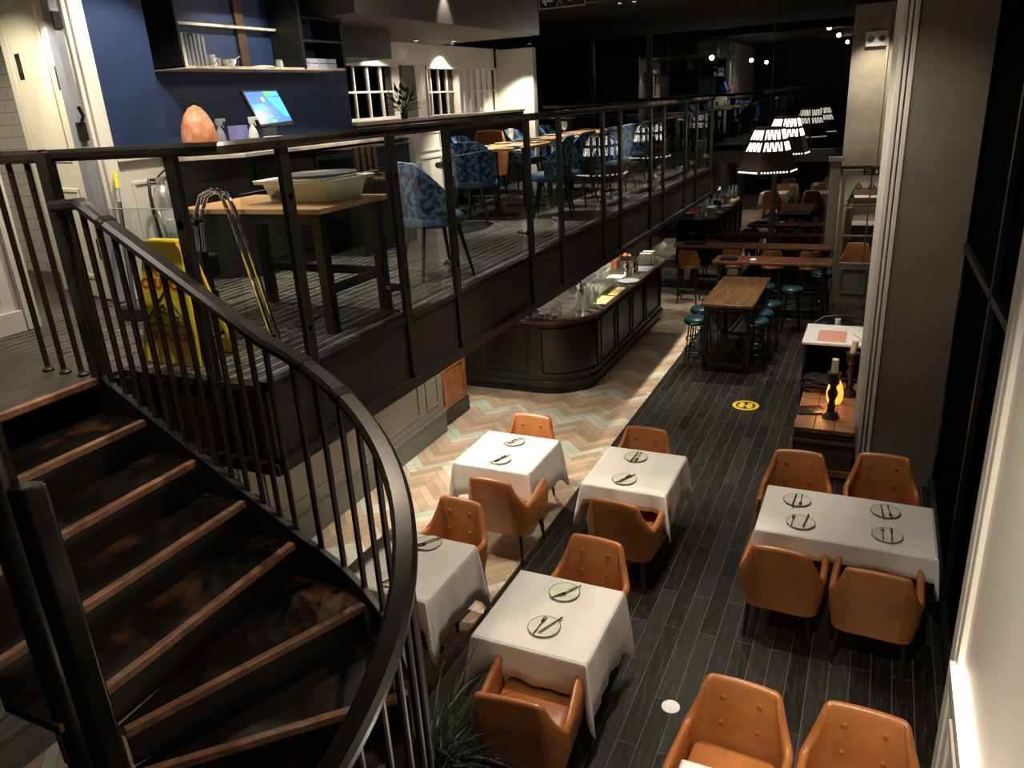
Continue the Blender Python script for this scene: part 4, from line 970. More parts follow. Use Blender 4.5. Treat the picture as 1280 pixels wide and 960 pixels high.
CH_.place((-.25, 8.3, ZC), 0, 'nearer turned black candle holder on the chest', 'turned candle holders'); cd.place((-.25, 8.3, ZC+.51), 0, 'ivory candle in the nearer black holder', 'candle', 'ivory pillar candles')
CH_.place((-.1, 9.02, ZC), 1, 'farther turned black candle holder on the chest, next to the jamb', 'turned candle holders'); o = cd.place((-.1, 9.02, ZC+.51), 0, 'ivory candle leaning in the farther black holder', 'candle', 'ivory pillar candles'); o.rotation_euler = (.0, .12, 0)
sl = thing('amber_lamp', 'glowing amber lamp standing between the two candle holders', 'lamp', (-.24, 8.75, ZC))
build(MB().lathe([(0, 0), (.07, 0), (.085, .04), (.09, .12), (.075, .2), (.045, .27), (.0, .29)], (-.24, 8.75, ZC), 14), 'lamp_body', m_glow, sl)
lt_ = bpy.data.lights.new('lamp_light', 'POINT'); lt_.energy = 2.5; lt_.color = (1, .4, .1); lt_.shadow_soft_size = .08
lo_ = bpy.data.objects.new('lamp_light', lt_); COL.objects.link(lo_); lo_.location = (-.36, 8.62, ZC+.2)
rng = random.Random(5)
mn = thing('menu_cover', 'menu', 'menu')
build(MB().box(-.15, .15, -.11, .11, 0, .014), 'cover', m_menu, mn, bevel=.003); build(MB().box(-.145, .145, -.105, .105, .004, .010), 'page_block', m_paper, mn)
build(MB().box(-.03, .03, -.015, .015, .014, .0145), 'stamp', m_brass, mn)
MN = Proto(mn)
for i in range(10):
    MN.place((-.44+rng.uniform(-.03, .03), 9.12+rng.uniform(-.03, .03), ZC+.0175*i), rng.uniform(-.4, .4), 'black menu in the pile on the chest, %s' % ['at the bottom', 'second from the bottom', 'third from the bottom', 'fourth from the bottom', 'fifth from the bottom', 'fifth from the top', 'fourth from the top', 'third from the top', 'second from the top', 'topmost'][i], 'stacked black menus on the chest')
MN.place((-.47, 8.42, ZC+.006), .35, 'single black menu lying open edge over the front left of the chest')
# host stand
hs = thing('host_stand', 'black metal host stand with a bright sloping top of papers', 'stand', (-.3, 10.1, 0))
build(MB().box(-.66, .06, 9.5, 9.53, .55, .6).box(-.66, -.63, 9.5, 10.5, 0, 1.0).box(.03, .06, 9.5, 10.5, 0, 1.0).box(-.66, .06, 10.47, 10.5, 0, 1.0), 'frame', m_black, hs, bevel=.004)
build(MB().box(-.64, .04, 9.5, 10.48, .5, .53).box(-.64, .04, 9.5, 10.48, .2, .23), 'shelf', m_black, hs)
build(MB().box(-.68, .08, 9.48, 10.3, 1.0, 1.03), 'desk_top', m_whitep, hs, bevel=.004)
build(MB().tube([(-.66, 10.35, .98), (-.5, 10.4, 1.1), (-.28, 10.42, 1.13), (-.05, 10.4, 1.1), (.06, 10.35, .98)], .015, 8), 'back_rail', m_black, hs)
build(MB().box(-.66, .06, 10.3, 10.5, .96, 1.0), 'pen_shelf', m_black, hs)
for (x0, x1, y0, y1, m, l, c) in ((-.52, -.2, 9.56, 10.02, m_paper2, 'pink plan sheet lying on the host stand', 'paper'), (-.17, .04, 9.6, 10.1, m_paper, 'white sheet with dark diagonal lines on the host stand', 'paper')):
    tag(build(MB().box(x0, x1, y0, y1, 1.03, 1.034), 'plan_sheet', m), l, c)
tag(build(MB().bar((-.13, 9.95, 1.036), (-.02, 9.64, 1.036), .006, .002).bar((-.02, 10.05, 1.036), (.02, 9.8, 1.036), .006, .002), 'pencil', m_ink), 'thin dark pencils lying across the white sheet', 'pencils')
tag(build(MB().lathe([(0, 0), (.035, 0), (.035, .09), (0, .09)], (-.33, 10.4, 1.0), 14), 'votive_cup', m_candle), 'pale cylindrical cup at the back of the host stand', 'cup')
tag(build(MB().tube([(-.12, 10.38, 1.02), (-.05, 10.42, 1.04), (.0, 10.38, 1.02), (-.05, 10.34, 1.03), (-.12, 10.38, 1.02)], .008, 6), 'spectacles', m_chrome), 'thin wire glasses at the back right of the host stand', 'glasses')
tag(build(MB().box(-.62, -.45, 10.34, 10.46, 1.0, 1.03), 'phone_handset', m_black, bevel=.008), 'black handset at the back left of the host stand', 'telephone')
MN2 = MN.place((-.12, 9.75, .53), .1, 'black menu on the shelf inside the host stand')

# ================================================================== PENDANT LAMPS
def pendant():
    t = thing('pendant_lamp', 'lamp', 'lamp')
    n = 6; rot = math.radians(22)
    def ring(r, z): return [(r*math.cos(rot+2*PI*k/n), r*math.sin(rot+2*PI*k/n), z) for k in range(n)]
    Rb, Rt, h = .42, .2, .58
    def rz_(z): return Rb+(Rt-Rb)*z/h
    b = MB().grid([ring(Rb, 0), ring(rz_(h), h)], closed=True); n0 = len(b.v); b.grid([ring(Rb-.01, .0), ring(Rt-.01, h)], closed=True)
    build(b, 'shade', m_shade, t, smooth=20)
    build(MB().prism([(p[0], p[1]) for p in ring(Rt, 0)], h, h+.012), 'shade_top', m_shade, t)
    def P(k, u, z):
        r = rz_(z)+.004; a = ring(r, z)[k]; c = ring(r, z)[(k+1) % n]; return Vector(a).lerp(Vector(c), u)
    for k in range(n):
        for (z0, z1) in ((.44, .56), (.29, .40)):
            f = MB()
            for j in range(7):
                sk_ = .022*(1 if j % 2 else -1); u0 = .08+j*.125
                f.add([P(k, u0+sk_, z0), P(k, u0+.066+sk_, z0), P(k, u0+.066-sk_, z1), P(k, u0-sk_, z1)], [(0, 1, 2, 3)])
            build(f, 'slot_row', m_slot, t, label='row of lit slanting slots')
        f = MB()
        for j in range(9):
            q = P(k, .1+j*.1, .02); d = (P(k, 1, .02)-P(k, 0, .02)).normalized()
            f.add([q+d*.011*math.cos(b_*PI/4)+Vector((0, 0, .011*math.sin(b_*PI/4))) for b_ in range(8)], [tuple(range(8))])
        build(f, 'dot_row', m_slot, t, label='row of lit dots')
    build(MB().tube([(0, 0, h), (0, 0, h+2.0)], .006, 6), 'cord', m_black, t)
    build(MB().lathe([(0, 0), (.03, .01), (.035, .05), (.015, .09), (0, .1)], (0, 0, .2), 12), 'bulb', m_litdim, t)
    return t
PD = Proto(pendant())
for (x, y, z, l) in ((-1.45, 11.5, 2.83, 'dark faceted pendant lamp with lit slots, the nearer one'), (-1.5, 14.0, 2.87, 'dark faceted pendant lamp with lit slots, the farther one, half hidden')):
    PD.place((x, y, z), 0, l, 'faceted pendant lamps')
    spot((x, y, z+.02), (x, y, 0), 30, 85, .8, .12)
# ================================================================== CEILING FIXTURES
def downlight():
    t = thing('ceiling_spot', 'spot', 'light')
    build(MB().lathe([(.03, -.012), (.05, -.012), (.05, 0), (.03, 0)], seg=20), 'ring', m_black, t)
    build(MB().lathe([(0, -.006), (.032, -.006), (.032, -.003), (0, -.003)], seg=20), 'lens', m_lit, t); return t
DL = Proto(downlight())
for (x, y, z, l) in ((-5.98, 9.95, 4.795, 'leftmost in the row before the white window wall'), (-5.98, 10.95, 4.795, 'over the lit lattice window'), (-5.75, 10.6, 4.795, 'second of the small pair before the white wall'), (-5.3, 12.3, 4.8, 'rightmost before the white side wall'),
                  (-4.0, 11.7, 5.395, 'left one on the high ceiling'), (-4.3, 13.9, 5.395, 'one of the close pair on the high ceiling'), (-4.05, 13.9, 5.395, 'other one of the close pair on the high ceiling'), (-4.48, 8.25, 5.395, 'close to the charcoal bulkhead')):
    DL.place((x, y, z), 0, 'small round recessed ceiling light, '+l, 'recessed ceiling lights')
big = thing('projecting_spotlight', 'larger bright spotlight angled from the high ceiling', 'light', (-3.2, 12.9, 5.3))
mm_ = Matrix.Translation((-3.2, 12.9, 5.3)) @ Matrix.Rotation(.5, 4, 'Y') @ Matrix.Rotation(.4, 4, 'X')
build(MB().lathe([(.06, 0), (.07, .0), (.06, .14), (.02, .16), (.0, .16)], seg=20, m=mm_), 'housing', m_black, big); build(MB().lathe([(0, .01), (.06, .01), (.06, .012), (0, .012)], seg=20, m=mm_), 'lens', m_lit, big)
# exit sign on the beam
ex = thing('exit_sign', 'dark exit sign with arrow and running figure under the beam', 'sign', (-4.1, 10.95, 5.15))
build(MB().box(-4.55, -3.85, 10.93, 10.96, 5.11, 5.34), 'sign_board', m_black, ex)
f = MB(); panel_frame(f, 'y', 10.93, -4.54, -3.86, 5.12, 5.33, .008, .003, -1); build(f, 'border', m_signlit, ex)
RX = Matrix.Rotation(PI/2, 4, 'X')
text('EXIT', .12, m_signlit, ex, Matrix.Translation((-3.99, 10.926, 5.225)) @ RX)
build(MB().slab([(-4.5, 5.22), (-4.43, 5.29), (-4.43, 5.24), (-4.33, 5.24), (-4.33, 5.2), (-4.43, 5.2), (-4.43, 5.15)], 10.925, 10.93, 'y'), 'arrow', m_signlit, ex)
fg = MB().slab([(-4.24, 5.31), (-4.2, 5.31), (-4.2, 5.28), (-4.24, 5.28)], 10.925, 10.93, 'y').bar((-4.22, 10.927, 5.27), (-4.23, 10.927, 5.21), .02, .004).bar((-4.23, 10.927, 5.21), (-4.19, 10.927, 5.14), .014, .004).bar((-4.23, 10.927, 5.21), (-4.28, 10.927, 5.15), .014, .004).bar((-4.22, 10.927, 5.26), (-4.17, 10.927, 5.22), .012, .004)
build(fg, 'figure', m_signlit, ex)
# fire door sign
fs = thing('fire_exit_sign', 'small dark fire door sign with white lettering above the glazed door', 'sign', (-.2, 15.4, 2.5))
build(MB().box(-.3, .04, 15.4, 15.42, 2.37, 2.48), 'sign_board', m_black, fs)
text('Fire', .055, m_signlit, fs, Matrix.Translation((-.22, 15.395, 2.45)) @ RX); text('exit', .055, m_signlit, fs, Matrix.Translation((-.22, 15.395, 2.40)) @ RX)
build(MB().slab([(-.1, 2.46), (-.07, 2.46), (-.06, 2.39), (-.11, 2.39)], 15.394, 15.4, 'y').slab([(-.02, 2.44), (.0, 2.44), (.0, 2.46), (.03, 2.43), (.0, 2.4), (.0, 2.42), (-.02, 2.42)], 15.394, 15.4, 'y'), 'pictogram', m_signlit, fs)
el = thing('emergency_light', 'square-cornered twin-lens emergency light high on the plaster column', 'light', (-.3, 15.6, 4.6))
build(MB().box(-.47, -.13, 15.64, 15.7, 4.48, 4.72), 'case', m_whitep, el, bevel=.008)
for x in (-.39, -.22): build(MB().lathe([(0, .012), (.045, .012), (.055, .0), (.05, -.002), (0, -.002)], seg=20, m=Matrix.Translation((x, 15.63, 4.6)) @ Matrix.Rotation(PI/2, 4, 'X')), 'lens', m_chrome, el)
# stand-ins behind the fire door for reflections in its panes
AC2 = AC.place((-.3, 16.75, 0), 0, 'bright tan armchair standing in for a reflection in the lower fire door panes', 'tan leather dining armchairs')
cs = thing('wall_console', 'dark console shelf unit standing in for a reflection in the fire door panes', 'shelf unit', (-.2, 17.3, 0))
build(MB().box(-.5, .2, 17.15, 17.55, 1.75, 1.79).box(-.5, .2, 17.15, 17.55, 1.2, 1.24), 'shelf', m_paper, cs); build(MB().box(-.5, -.46, 17.15, 17.55, .9, 1.79).box(.1, .16, 17.15, 17.55, .9, 1.79), 'upright', m_chestside, cs)
cr = build(MB().box(-.5, -.05, 17.2, 17.5, 1.79, 1.9).lathe([(0, 0), (.06, 0), (.07, .05), (.03, .09), (.02, .12), (0, .14)], (-.4, 17.35, 1.9), 14).lathe([(0, 0), (.06, 0), (.07, .05), (.03, .09), (.02, .12), (0, .14)], (-.15, 17.35, 1.9), 14), 'carved_box', m_chestside, bevel=.01); tag(cr, 'carved dark wooden box with knobs on the console standing in for a reflection in the fire door', 'box')
spot((-.3, 16.4, 2.45), (-.3, 17.0, .5), 30, 130, .6)  # added spot that lights the reflection stand-ins

# ================================================================== UPPER LEVEL: COUNTER AND SHELF
ct = thing('service_counter', 'black service counter with pale marble top before the navy wall', 'counter', (-4.9, 5.8, 2.72))
cp = [(-4.99, 4.40), (-4.45, 4.72), (-4.45, 7.1), (-5.29, 7.1), (-5.29, 4.52), (-4.99, 4.52)]
build(MB().prism([(-4.97, 4.52), (-4.50, 4.78), (-4.50, 7.05), (-5.28, 7.05), (-5.28, 4.53)], 2.72, 3.66), 'cabinet', m_black, ct)
build(MB().prism(cp, 3.66, 3.69), 'marble_top', m_marble, ct, bevel=.003)
for (a, b, z0, z1) in ((4.86, 5.55, 3.2, 3.6), (5.6, 6.3, 3.2, 3.6), (6.35, 7.0, 3.2, 3.6), (4.86, 5.55, 2.85, 3.16), (5.6, 6.3, 2.85, 3.16), (6.35, 7.0, 2.85, 3.16)):
    d_ = build(MB().box(-4.5, -4.485, a, b, z0, z1), 'drawer', m_bar, ct, bevel=.003)
    build(MB().tube([(-4.485, (a+b)/2-.05, z1-.05), (-4.46, (a+b)/2-.05, z1-.05), (-4.46, (a+b)/2+.05, z1-.05), (-4.485, (a+b)/2+.05, z1-.05)], .005, 6), 'handle', m_chrome, d_)
ZT_ = 3.69
sl = build(MB().lathe([(0, 0), (.09, 0), (.125, .05), (.135, .13), (.12, .22), (.085, .3), (.045, .35), (0, .37)], (-4.8, 4.64, ZT_), 18), 'salt_lamp', m_salt); tag(sl, 'rough orange-pink salt lamp on the marble counter', 'lamp')
def spray(name, lab, x, y, mb_, mh, rz):
    t = thing(name, lab, 'spray bottle', (x, y, ZT_), rz)
    build(MB().lathe([(0, 0), (.038, 0), (.04, .02), (.04, .12), (.03, .16), (.014, .19), (.014, .21), (0, .21)], seg=16).xf(Matrix.Translation((x, y, ZT_))), 'bottle_body', mb_, t)
    build(MB().box(-.015, .015, -.02, .03, .21, .26, Matrix.Translation((x, y, ZT_))).box(-.01, .01, .03, .07, .235, .26, Matrix.Translation((x, y, ZT_))).bar((x, y+.03, ZT_+.235), (x, y+.045, ZT_+.19), .01, .01), 'trigger_head', mh, t, bevel=.003)
    return t
s1 = spray('spray_bottle', 'grey spray bottle with blue base next to the salt lamp', -4.8, 4.86, m_greyp, m_greyp, 0)
pbx = build(MB().box(-4.82, -4.72, 4.97, 5.09, ZT_, ZT_+.2), 'carton', m_purple, bevel=.002); tag(pbx, 'lilac carton between the two spray bottles', 'box')
s2 = spray('spray_bottle', 'clear spray bottle with white trigger and green label', -4.7, 5.12, m_whitep, m_whitep, 0)
build(MB().lathe([(.0405, .04), (.0405, .1)], (-4.7, 5.12, ZT_), 16), 'bottle_label', M('green_label', (.3, .55, .2), .5), s2)
ws = build(MB().box(-4.72, -4.58, 5.24, 5.34, ZT_, ZT_+.1), 'napkin_block', m_whitep, bevel=.01); tag(ws, 'white block at the foot of the touch screen', 'napkins')
# point of sale
pos = thing('till_terminal', 'tilted touch screen till with lit coloured tiles', 'till', (-4.72, 5.5, ZT_))
ax = (Vector((-4.85, 5.25, 4.144)), Vector((-4.85, 5.65, 4.148)), Vector((-4.75, 5.68, 3.90)), Vector((-4.75, 5.28, 3.885)))
def scr(u, v, o=0):
    p = ax[0].lerp(ax[1], u).lerp(ax[3].lerp(ax[2], u), v); n = (ax[1]-ax[0]).cross(ax[3]-ax[0]).normalized()
    if n.z < 0: n = -n
    return p+n*o
b = MB().add([scr(u, v, o) for o in (-.03, 0) for (u, v) in ((-.04, -.06), (1.04, -.06), (1.04, 1.08), (-.04, 1.08))], [(3, 2, 1, 0), (4, 5, 6, 7), (0, 1, 5, 4), (1, 2, 6, 5), (2, 3, 7, 6), (3, 0, 4, 7)])
build(b, 'housing', m_black, pos, bevel=.004)
def tile(u0, u1, v0, v1, m, o=.001): build(MB().add([scr(u0, v0, o), scr(u1, v0, o), scr(u1, v1, o), scr(u0, v1, o)], [(0, 1, 2, 3)]), 'screen_tile', m, sc_)
sc_ = build(MB().add([scr(0, 0, .0006), scr(1, 0, .0006), scr(1, 1, .0006), scr(0, 1, .0006)], [(0, 1, 2, 3)]), 'screen', m_screen, pos)
tile(.56, .8, .0, .16, m_screen3); tile(.58, 1, .2, .85, m_screen2); tile(.82, .98, .02, .14, m_screen2); tile(.4, .48, .18, .32, m_screen5, .002); tile(.28, .42, .62, .74, m_screen4); tile(.02, .2, .9, .99, m_screen4); tile(.36, .54, .9, .99, m_screen3)
for r in range(4): tile(.06, .5, .4+r*.05, .425+r*.05, m_screen2, .0015)
for r in range(3): tile(.24+r*.09, .31+r*.09, .76, .84, m_screen2, .0015)
build(MB().bar((-4.80, 5.44, 3.93), (-4.84, 5.46, ZT_), .12, .03).box(-4.92, -4.68, 5.36, 5.6, ZT_, ZT_+.03), 'stand', m_greyp, pos, bevel=.006)
build(MB().box(-4.6, -4.5, 5.58, 5.76, ZT_, ZT_+.05), 'card_reader', m_black, pos, bevel=.01)
clw = build(MB().lathe([(0, 0), (.1, 0), (.09, .02), (.05, .035), (0, .03)], (-4.72, 6.1, ZT_), 10), 'white_cloth', m_paper, smooth=70); tag(clw, 'crumpled white cloth on the counter right of the till', 'cloth')
# menus standing in a rack at the counter end
rk = thing('menu_rack', 'small dark rack at the far end of the counter holding brown menus', 'rack', (-4.35, 6.0, 2.72))
build(MB().box(-4.44, -4.08, 5.65, 6.5, 3.62, 3.64).box(-4.12, -4.09, 5.65, 6.5, 2.72, 3.62), 'rack_top', m_black, rk)
for i in range(4):
    o = build(MB().box(-4.06, -4.03, 5.55+.09*i, 5.6+.09*i, 3.35, 3.66), 'brown_menu', m_chestside, bevel=.003); tag(o, 'brown-topped menu standing in the rack at the counter end', 'menu', 'brown menus in the rack')
# wall shelf unit
su = thing('wall_shelf_unit', 'open black wall shelf unit on the navy wall', 'shelf unit', (-5.1, 5.8, 4.34))
fx = -4.95
build(MB().box(-5.3, fx, 4.76, 4.78, 4.335, 5.3), 'side_panel', m_black, su); build(MB().box(-5.3, fx, 6.2, 6.24, 4.335, 5.3), 'divider', m_black, su); build(MB().box(-5.3, fx, 6.82, 6.85, 4.335, 5.3), 'side_panel', m_black, su)
build(MB().box(-5.3, fx, 4.76, 6.85, 4.33, 4.35), 'shelf_board', m_marble, su); build(MB().box(-5.28, -5.22, 4.78, 6.2, 4.68, 4.70), 'shelf_board', m_marble, su)
for z in (4.575, 4.77): build(MB().box(-5.28, fx, 6.24, 6.82, z, z+.018), 'shelf_board', m_bar, su)
build(MB().box(-5.3, fx, 4.78, 6.2, 4.97, 4.99), 'shelf_board', m_bar, su)
build(MB().box(-5.29, -5.27, 5.75, 5.85, 4.35, 5.3), 'back_batten', m_chestside, su)
ZS = 4.35
for i in range(6):
    o = build(MB().box(-5.2, -5.0, 4.83+.042*i, 4.83+.042*i+.03, ZS, ZS+.24-.008*(i % 3)), 'file_binder', m_greyp if i else m_whitep, bevel=.003); tag(o, 'thin grey file standing on the wall shelf, left group', 'file', 'files on the wall shelf')
jg = thing('milk_jug', 'small white jug beside the files on the wall shelf', 'jug', (-5.05, 5.16, ZS))
build(MB().lathe([(0, 0), (.03, 0), (.038, .03), (.03, .07), (.032, .09), (.028, .09), (.026, .07), (0, .01)], (-5.05, 5.16, ZS), 16), 'jug_body', m_whitep, jg); build(MB().tube([(-5.02, 5.16, ZS+.08), (-4.99, 5.16, ZS+.06), (-5.01, 5.16, ZS+.03)], .005, 6), 'handle', m_whitep, jg)
bw = build(MB().lathe([(0, 0), (.03, 0), (.05, .03), (.058, .06), (.054, .06), (.045, .03), (0, .01)], (-5.05, 5.36, ZS), 20), 'white_bowl', m_whitep); tag(bw, 'white bowl in the middle of the wall shelf', 'bowl')
tag(build(MB().tube([(-5.05, 5.34, ZS+.03), (-5.03, 5.42, ZS+.07), (-5.02, 5.46, ZS+.085)], .004, 6), 'spoon', m_chrome), 'spoon leaning in the white bowl on the wall shelf', 'spoon')
cup = build(MB().lathe([(0, 0), (.026, 0), (.034, .07), (.031, .07), (.024, .01), (0, .01)], (-5.08, 5.25, ZS), 16), 'glass_cup', m_drink); tag(cup, 'small clear cup between jug and bowl on the wall shelf', 'cup')
tag(build(MB().lathe([(0, .07), (.03, .07), (.04, 0), (.037, 0), (.028, .065), (0, .065)], (-5.05, 5.98, ZS), 18), 'upturned_tumbler', m_drink), 'upturned clear tumbler near the shelf divider', 'glass')
tag(build(MB().lathe([(0, 0), (.12, 0), (.1, .012), (.03, .02), (0, .018)], (-5.06, 5.75, ZS), 9), 'white_napkin', m_paper), 'flat white napkin on the wall shelf beside the tumbler', 'napkin')
for i in range(2):
    for j in range(3):
        o = build(MB().box(-5.12, -4.99, 6.34+.14*j, 6.34+.14*j+.13, ZS+.045*i, ZS+.045*i+.04), 'napkin_pack', m_purple if False else M('napkin_pack_%d%d' % (i, j), (.55, .58, .75), .5), bevel=.003); tag(o, 'pale packet in the small stack on the right shelf bay', 'packet', 'pale packets on the right shelf bay')
tag(build(MB().lathe([(0, 0), (.018, 0), (.018, .07), (.01, .09), (.01, .11), (0, .11)], (-5.0, 6.27, ZS), 12), 'small_white_bottle', m_whitep), 'small white bottle against the shelf divider', 'bottle')
hg = p1([(0, 0), (.03, .0), (.004, -.01), (.004, -.07), (.03, -.1), (.036, -.15), (.028, -.19), (.026, -.19), (.033, -.15), (.026, -.1), (0, -.075)], 'hanging_wine_glass', m_drink)
for y_ in (5.3, 5.7): build(MB().box(-5.2, -5.0, y_, y_+.04, 4.955, 4.97), 'glass_rail', m_chrome, su)
for i, (x, y) in enumerate(((-5.06, 5.42), (-5.1, 5.78), (-5.04, 5.86), (-5.1, 5.94), (-5.04, 6.02))): hg.place((x, y, 4.955), 0, 'stemmed glass hanging upside down under the top of the wall shelf', 'glass', 'hanging stemmed glasses')

# ================================================================== ITEMS BEHIND THE RAILING
ws_ = thing('wet_floor_sign', 'yellow folding wet floor sign standing behind the stair railing', 'sign', (-3.36, 2.95, 2.72))
def fp(u, v, o=0):  # front panel: u across, v up 0..1
    w_ = .21-.07*v; y = 2.77+.09*v-o; return Vector((-3.375+u*w_, y, 2.725+.64*v))
def plate_(f, t, y0, y1):
    P = [f(-1, 0), f(1, 0), f(1, .93), f(.8, 1), f(-.8, 1), f(-1, .93)]; Q = [p+Vector((0, t, 0)) for p in P]
    return MB().add(P+Q, [(5, 4, 3, 2, 1, 0), tuple(range(6, 12))]+[(i, (i+1) % 6, 6+(i+1) % 6, 6+i) for i in range(6)])
build(plate_(fp, .02, 0, 0), 'front_panel', m_yellow, ws_, bevel=.005)
build(plate_(lambda u, v: Vector((-3.375+u*(.21-.07*v), 3.03-.12*v, 2.725+.64*v)), .02, 0, 0), 'rear_panel', m_yellow, ws_, bevel=.005)
build(MB().box(-3.49, -3.26, 2.86, 2.93, 3.33, 3.375), 'hinge_top', m_yellow, ws_, bevel=.01)
tilt = Matrix.Rotation(math.atan2(.64, .09), 4, 'X')
def onp(u, v): return Matrix.Translation(fp(u, v, .002)) @ tilt
text('CAUTION', .072, m_red, ws_, onp(0, .66), bold=.003); text('WET FLOOR', .06, m_red, ws_, onp(0, .235), bold=.0025)
ov = build(MB().lathe([(.045, 0), (.056, 0), (.056, .002), (.045, .002)], seg=28).xf(onp(0, .78) @ Matrix.Diagonal((1.25, .62, 1, 1))), 'logo_ring', m_red, ws_)
text('Abbey', .036, m_ink, ws_, onp(0, .78), bold=.001)
def onbar(u0, v0, u1, v1, w_): 
    a, b = fp(u0, v0, .003), fp(u1, v1, .003); return MB().bar(a, b, w_, .004)
tr = onbar(-.85, .33, 0, .6, .014); tr.add(*(lambda q: (q.v, q.f))(onbar(.85, .33, 0, .6, .014))); tr.add(*(lambda q: (q.v, q.f))(onbar(-.9, .33, .9, .33, .014))); build(tr, 'warning_triangle', m_ink, ws_)
fg = onbar(-.35, .45, .1, .42, .02)
for q in ((-.35, .45, -.5, .4), (-.3, .46, -.1, .5), (.1, .42, .5, .4), (.1, .43, .35, .37), (.1, .36, .5, .36), (-.1, .5, .0, .46)):
    e = onbar(*q, .012); fg.add(e.v, e.f)
e = MB().lathe([(0, 0), (.013, 0), (.013, .002), (0, .002)], seg=12).xf(onp(-.42, .49)); fg.add(e.v, e.f)
build(fg, 'slipping_figure', m_ink, ws_)
# fire extinguisher
fe = thing('fire_extinguisher', 'polished chrome fire extinguisher hung on the white wainscot', 'fire extinguisher', (-4.88, 4.26, 3.05))
build(MB().lathe([(0, 0), (.07, 0), (.078, .02), (.078, .36), (.07, .41), (.045, .45), (.03, .46), (.03, .49), (0, .49)], (-4.88, 4.26, 3.05), 28), 'cylinder', m_satin, fe)
build(MB().lathe([(.079, .12), (.079, .28), (.0785, .28)], (-4.88, 4.26, 3.05), 28), 'label_band', m_whitep, fe)
build(MB().box(-4.9, -4.86, 4.2, 4.32, 3.54, 3.57).bar((-4.88, 4.24, 3.57), (-4.87, 4.36, 3.64), .015, .008), 'valve_handle', m_chrome, fe)
build(MB().tube([(-4.88, 4.22, 3.55), (-4.86, 4.14, 3.56), (-4.82, 4.09, 3.45), (-4.82, 4.10, 3.25), (-4.83, 4.12, 3.1)], .012, 8), 'hose', m_black, fe)
build(MB().box(-4.99, -4.94, 4.22, 4.3, 3.3, 3.4), 'wall_bracket', m_black, fe)
bp_ = thing('broom', 'black broom handle with yellow tip leaning by the wainscot', 'broom', (-4.5, 3.5, 2.72))
bt0, bb0 = Vector((-4.93, 3.93, 3.63)), Vector((-4.45, 3.46, 2.76))
for (a, b_, m_, nm) in ((0, .12, m_yellow, 'yellow_tip'), (.12, .22, m_greyp, 'grey_band'), (.22, 1, m_black, 'broom_handle')): build(MB().tube([bt0.lerp(bb0, a), bt0.lerp(bb0, b_)], .014 if nm != 'yellow_tip' else .016, 10), nm, m_, bp_)
build(MB().tube([bt0.lerp(bb0, .44), bt0.lerp(bb0, .49)], .02, 10), 'yellow_band', m_yellow, bp_)
build(MB().box(-4.6, -4.3, 3.42, 3.5, 2.72, 2.8), 'broom_head', m_black, bp_, bevel=.01)
# folded chrome trolley
tl = thing('folded_trolley', 'folded trolley with bent chrome tubes standing behind the glass', 'trolley', (-3.6, 3.55, 2.72))
for o_ in (0, .05):
    build(MB().tube([(-3.74+o_, 3.44, 3.2), (-3.70+o_, 3.43, 3.42), (-3.62+o_, 3.42, 3.53), (-3.52+o_, 3.41, 3.565), (-3.42+o_, 3.38, 3.55), (-3.33+o_, 3.33, 3.45), (-3.07+o_, 3.23, 2.75)], .012, 10), 'chrome_tube', m_chrome, tl)
build(MB().tube([(-4.25, 3.62, 3.38), (-4.2, 3.6, 3.42), (-4.12, 3.55, 3.3), (-3.8, 3.3, 2.78)], .011, 10), 'chrome_tube', m_chrome, tl)
build(MB().box(-4.3, -3.95, 3.5, 3.8, 2.95, 3.12), 'black_body', m_black, tl, bevel=.02)
build(MB().box(-4.2, -3.9, 3.35, 3.7, 2.76, 2.9), 'base', m_black, tl, bevel=.02)
build(MB().lathe([(0, 0), (.05, 0), (.055, .04), (.05, .2), (.03, .24), (0, .24)], (-4.12, 3.62, 3.12), 16), 'clear_canister', m_drink, tl)
build(MB().bar((-3.9, 3.4, 2.8), (-3.05, 3.22, 2.77), .03, .02), 'floor_bar', m_black, tl)
for x in (-4.15, -3.95): build(MB().tube([(x, 3.33, 2.77), (x, 3.37, 2.77)], .045, 14), 'wheel', m_black, tl)
# oak-topped side table with tub and tray
ot = thing('side_table', 'oak-topped black metal table behind the railing glass', 'table', (-3.4, 3.95, 2.72))
build(MB().box(-3.87, -2.80, 3.46, 4.14, 3.42, 3.45), 'tabletop', m_oak, ot, bevel=.003)
build(MB().box(-3.85, -2.82, 3.48, 4.12, 3.36, 3.42), 'apron', m_black, ot)
for (x, y) in ((-3.81, 3.52), (-2.86, 3.52), (-3.81, 4.08), (-2.86, 4.08)): build(MB().box(x-.03, x+.03, y-.03, y+.03, 2.72, 3.4), 'leg', m_black, ot)
build(MB().box(-2.88, -2.84, 3.52, 4.08, 2.95, 3.0), 'cross_bar', m_black, ot); build(MB().box(-3.81, -2.86, 4.06, 4.1, 2.95, 3.0), 'cross_bar', m_black, ot)
tubt = thing('white_tub', 'white plastic tub with wide rim on the oak side table', 'tub', (-3.06, 4.02, 3.45))
def rr(hx, hy, z, r=.05):
    return [(-3.14+sx*(hx-r)+r*math.cos(a), 3.88+sy*(hy-r)+r*math.sin(a), z) for (sx, sy, a0) in ((1, 1, 0), (-1, 1, 90), (-1, -1, 180), (1, -1, 270)) for a in [math.radians(a0+d) for d in (0, 30, 60, 90)]]
build(MB().grid([rr(.24, .16, 3.452), rr(.27, .19, 3.565), rr(.31, .22, 3.565), rr(.315, .225, 3.585), rr(.26, .18, 3.58), rr(.24, .16, 3.47), rr(.01, .01, 3.465, .005)], closed=True), 'tub_body', m_tub, tubt, smooth=40)
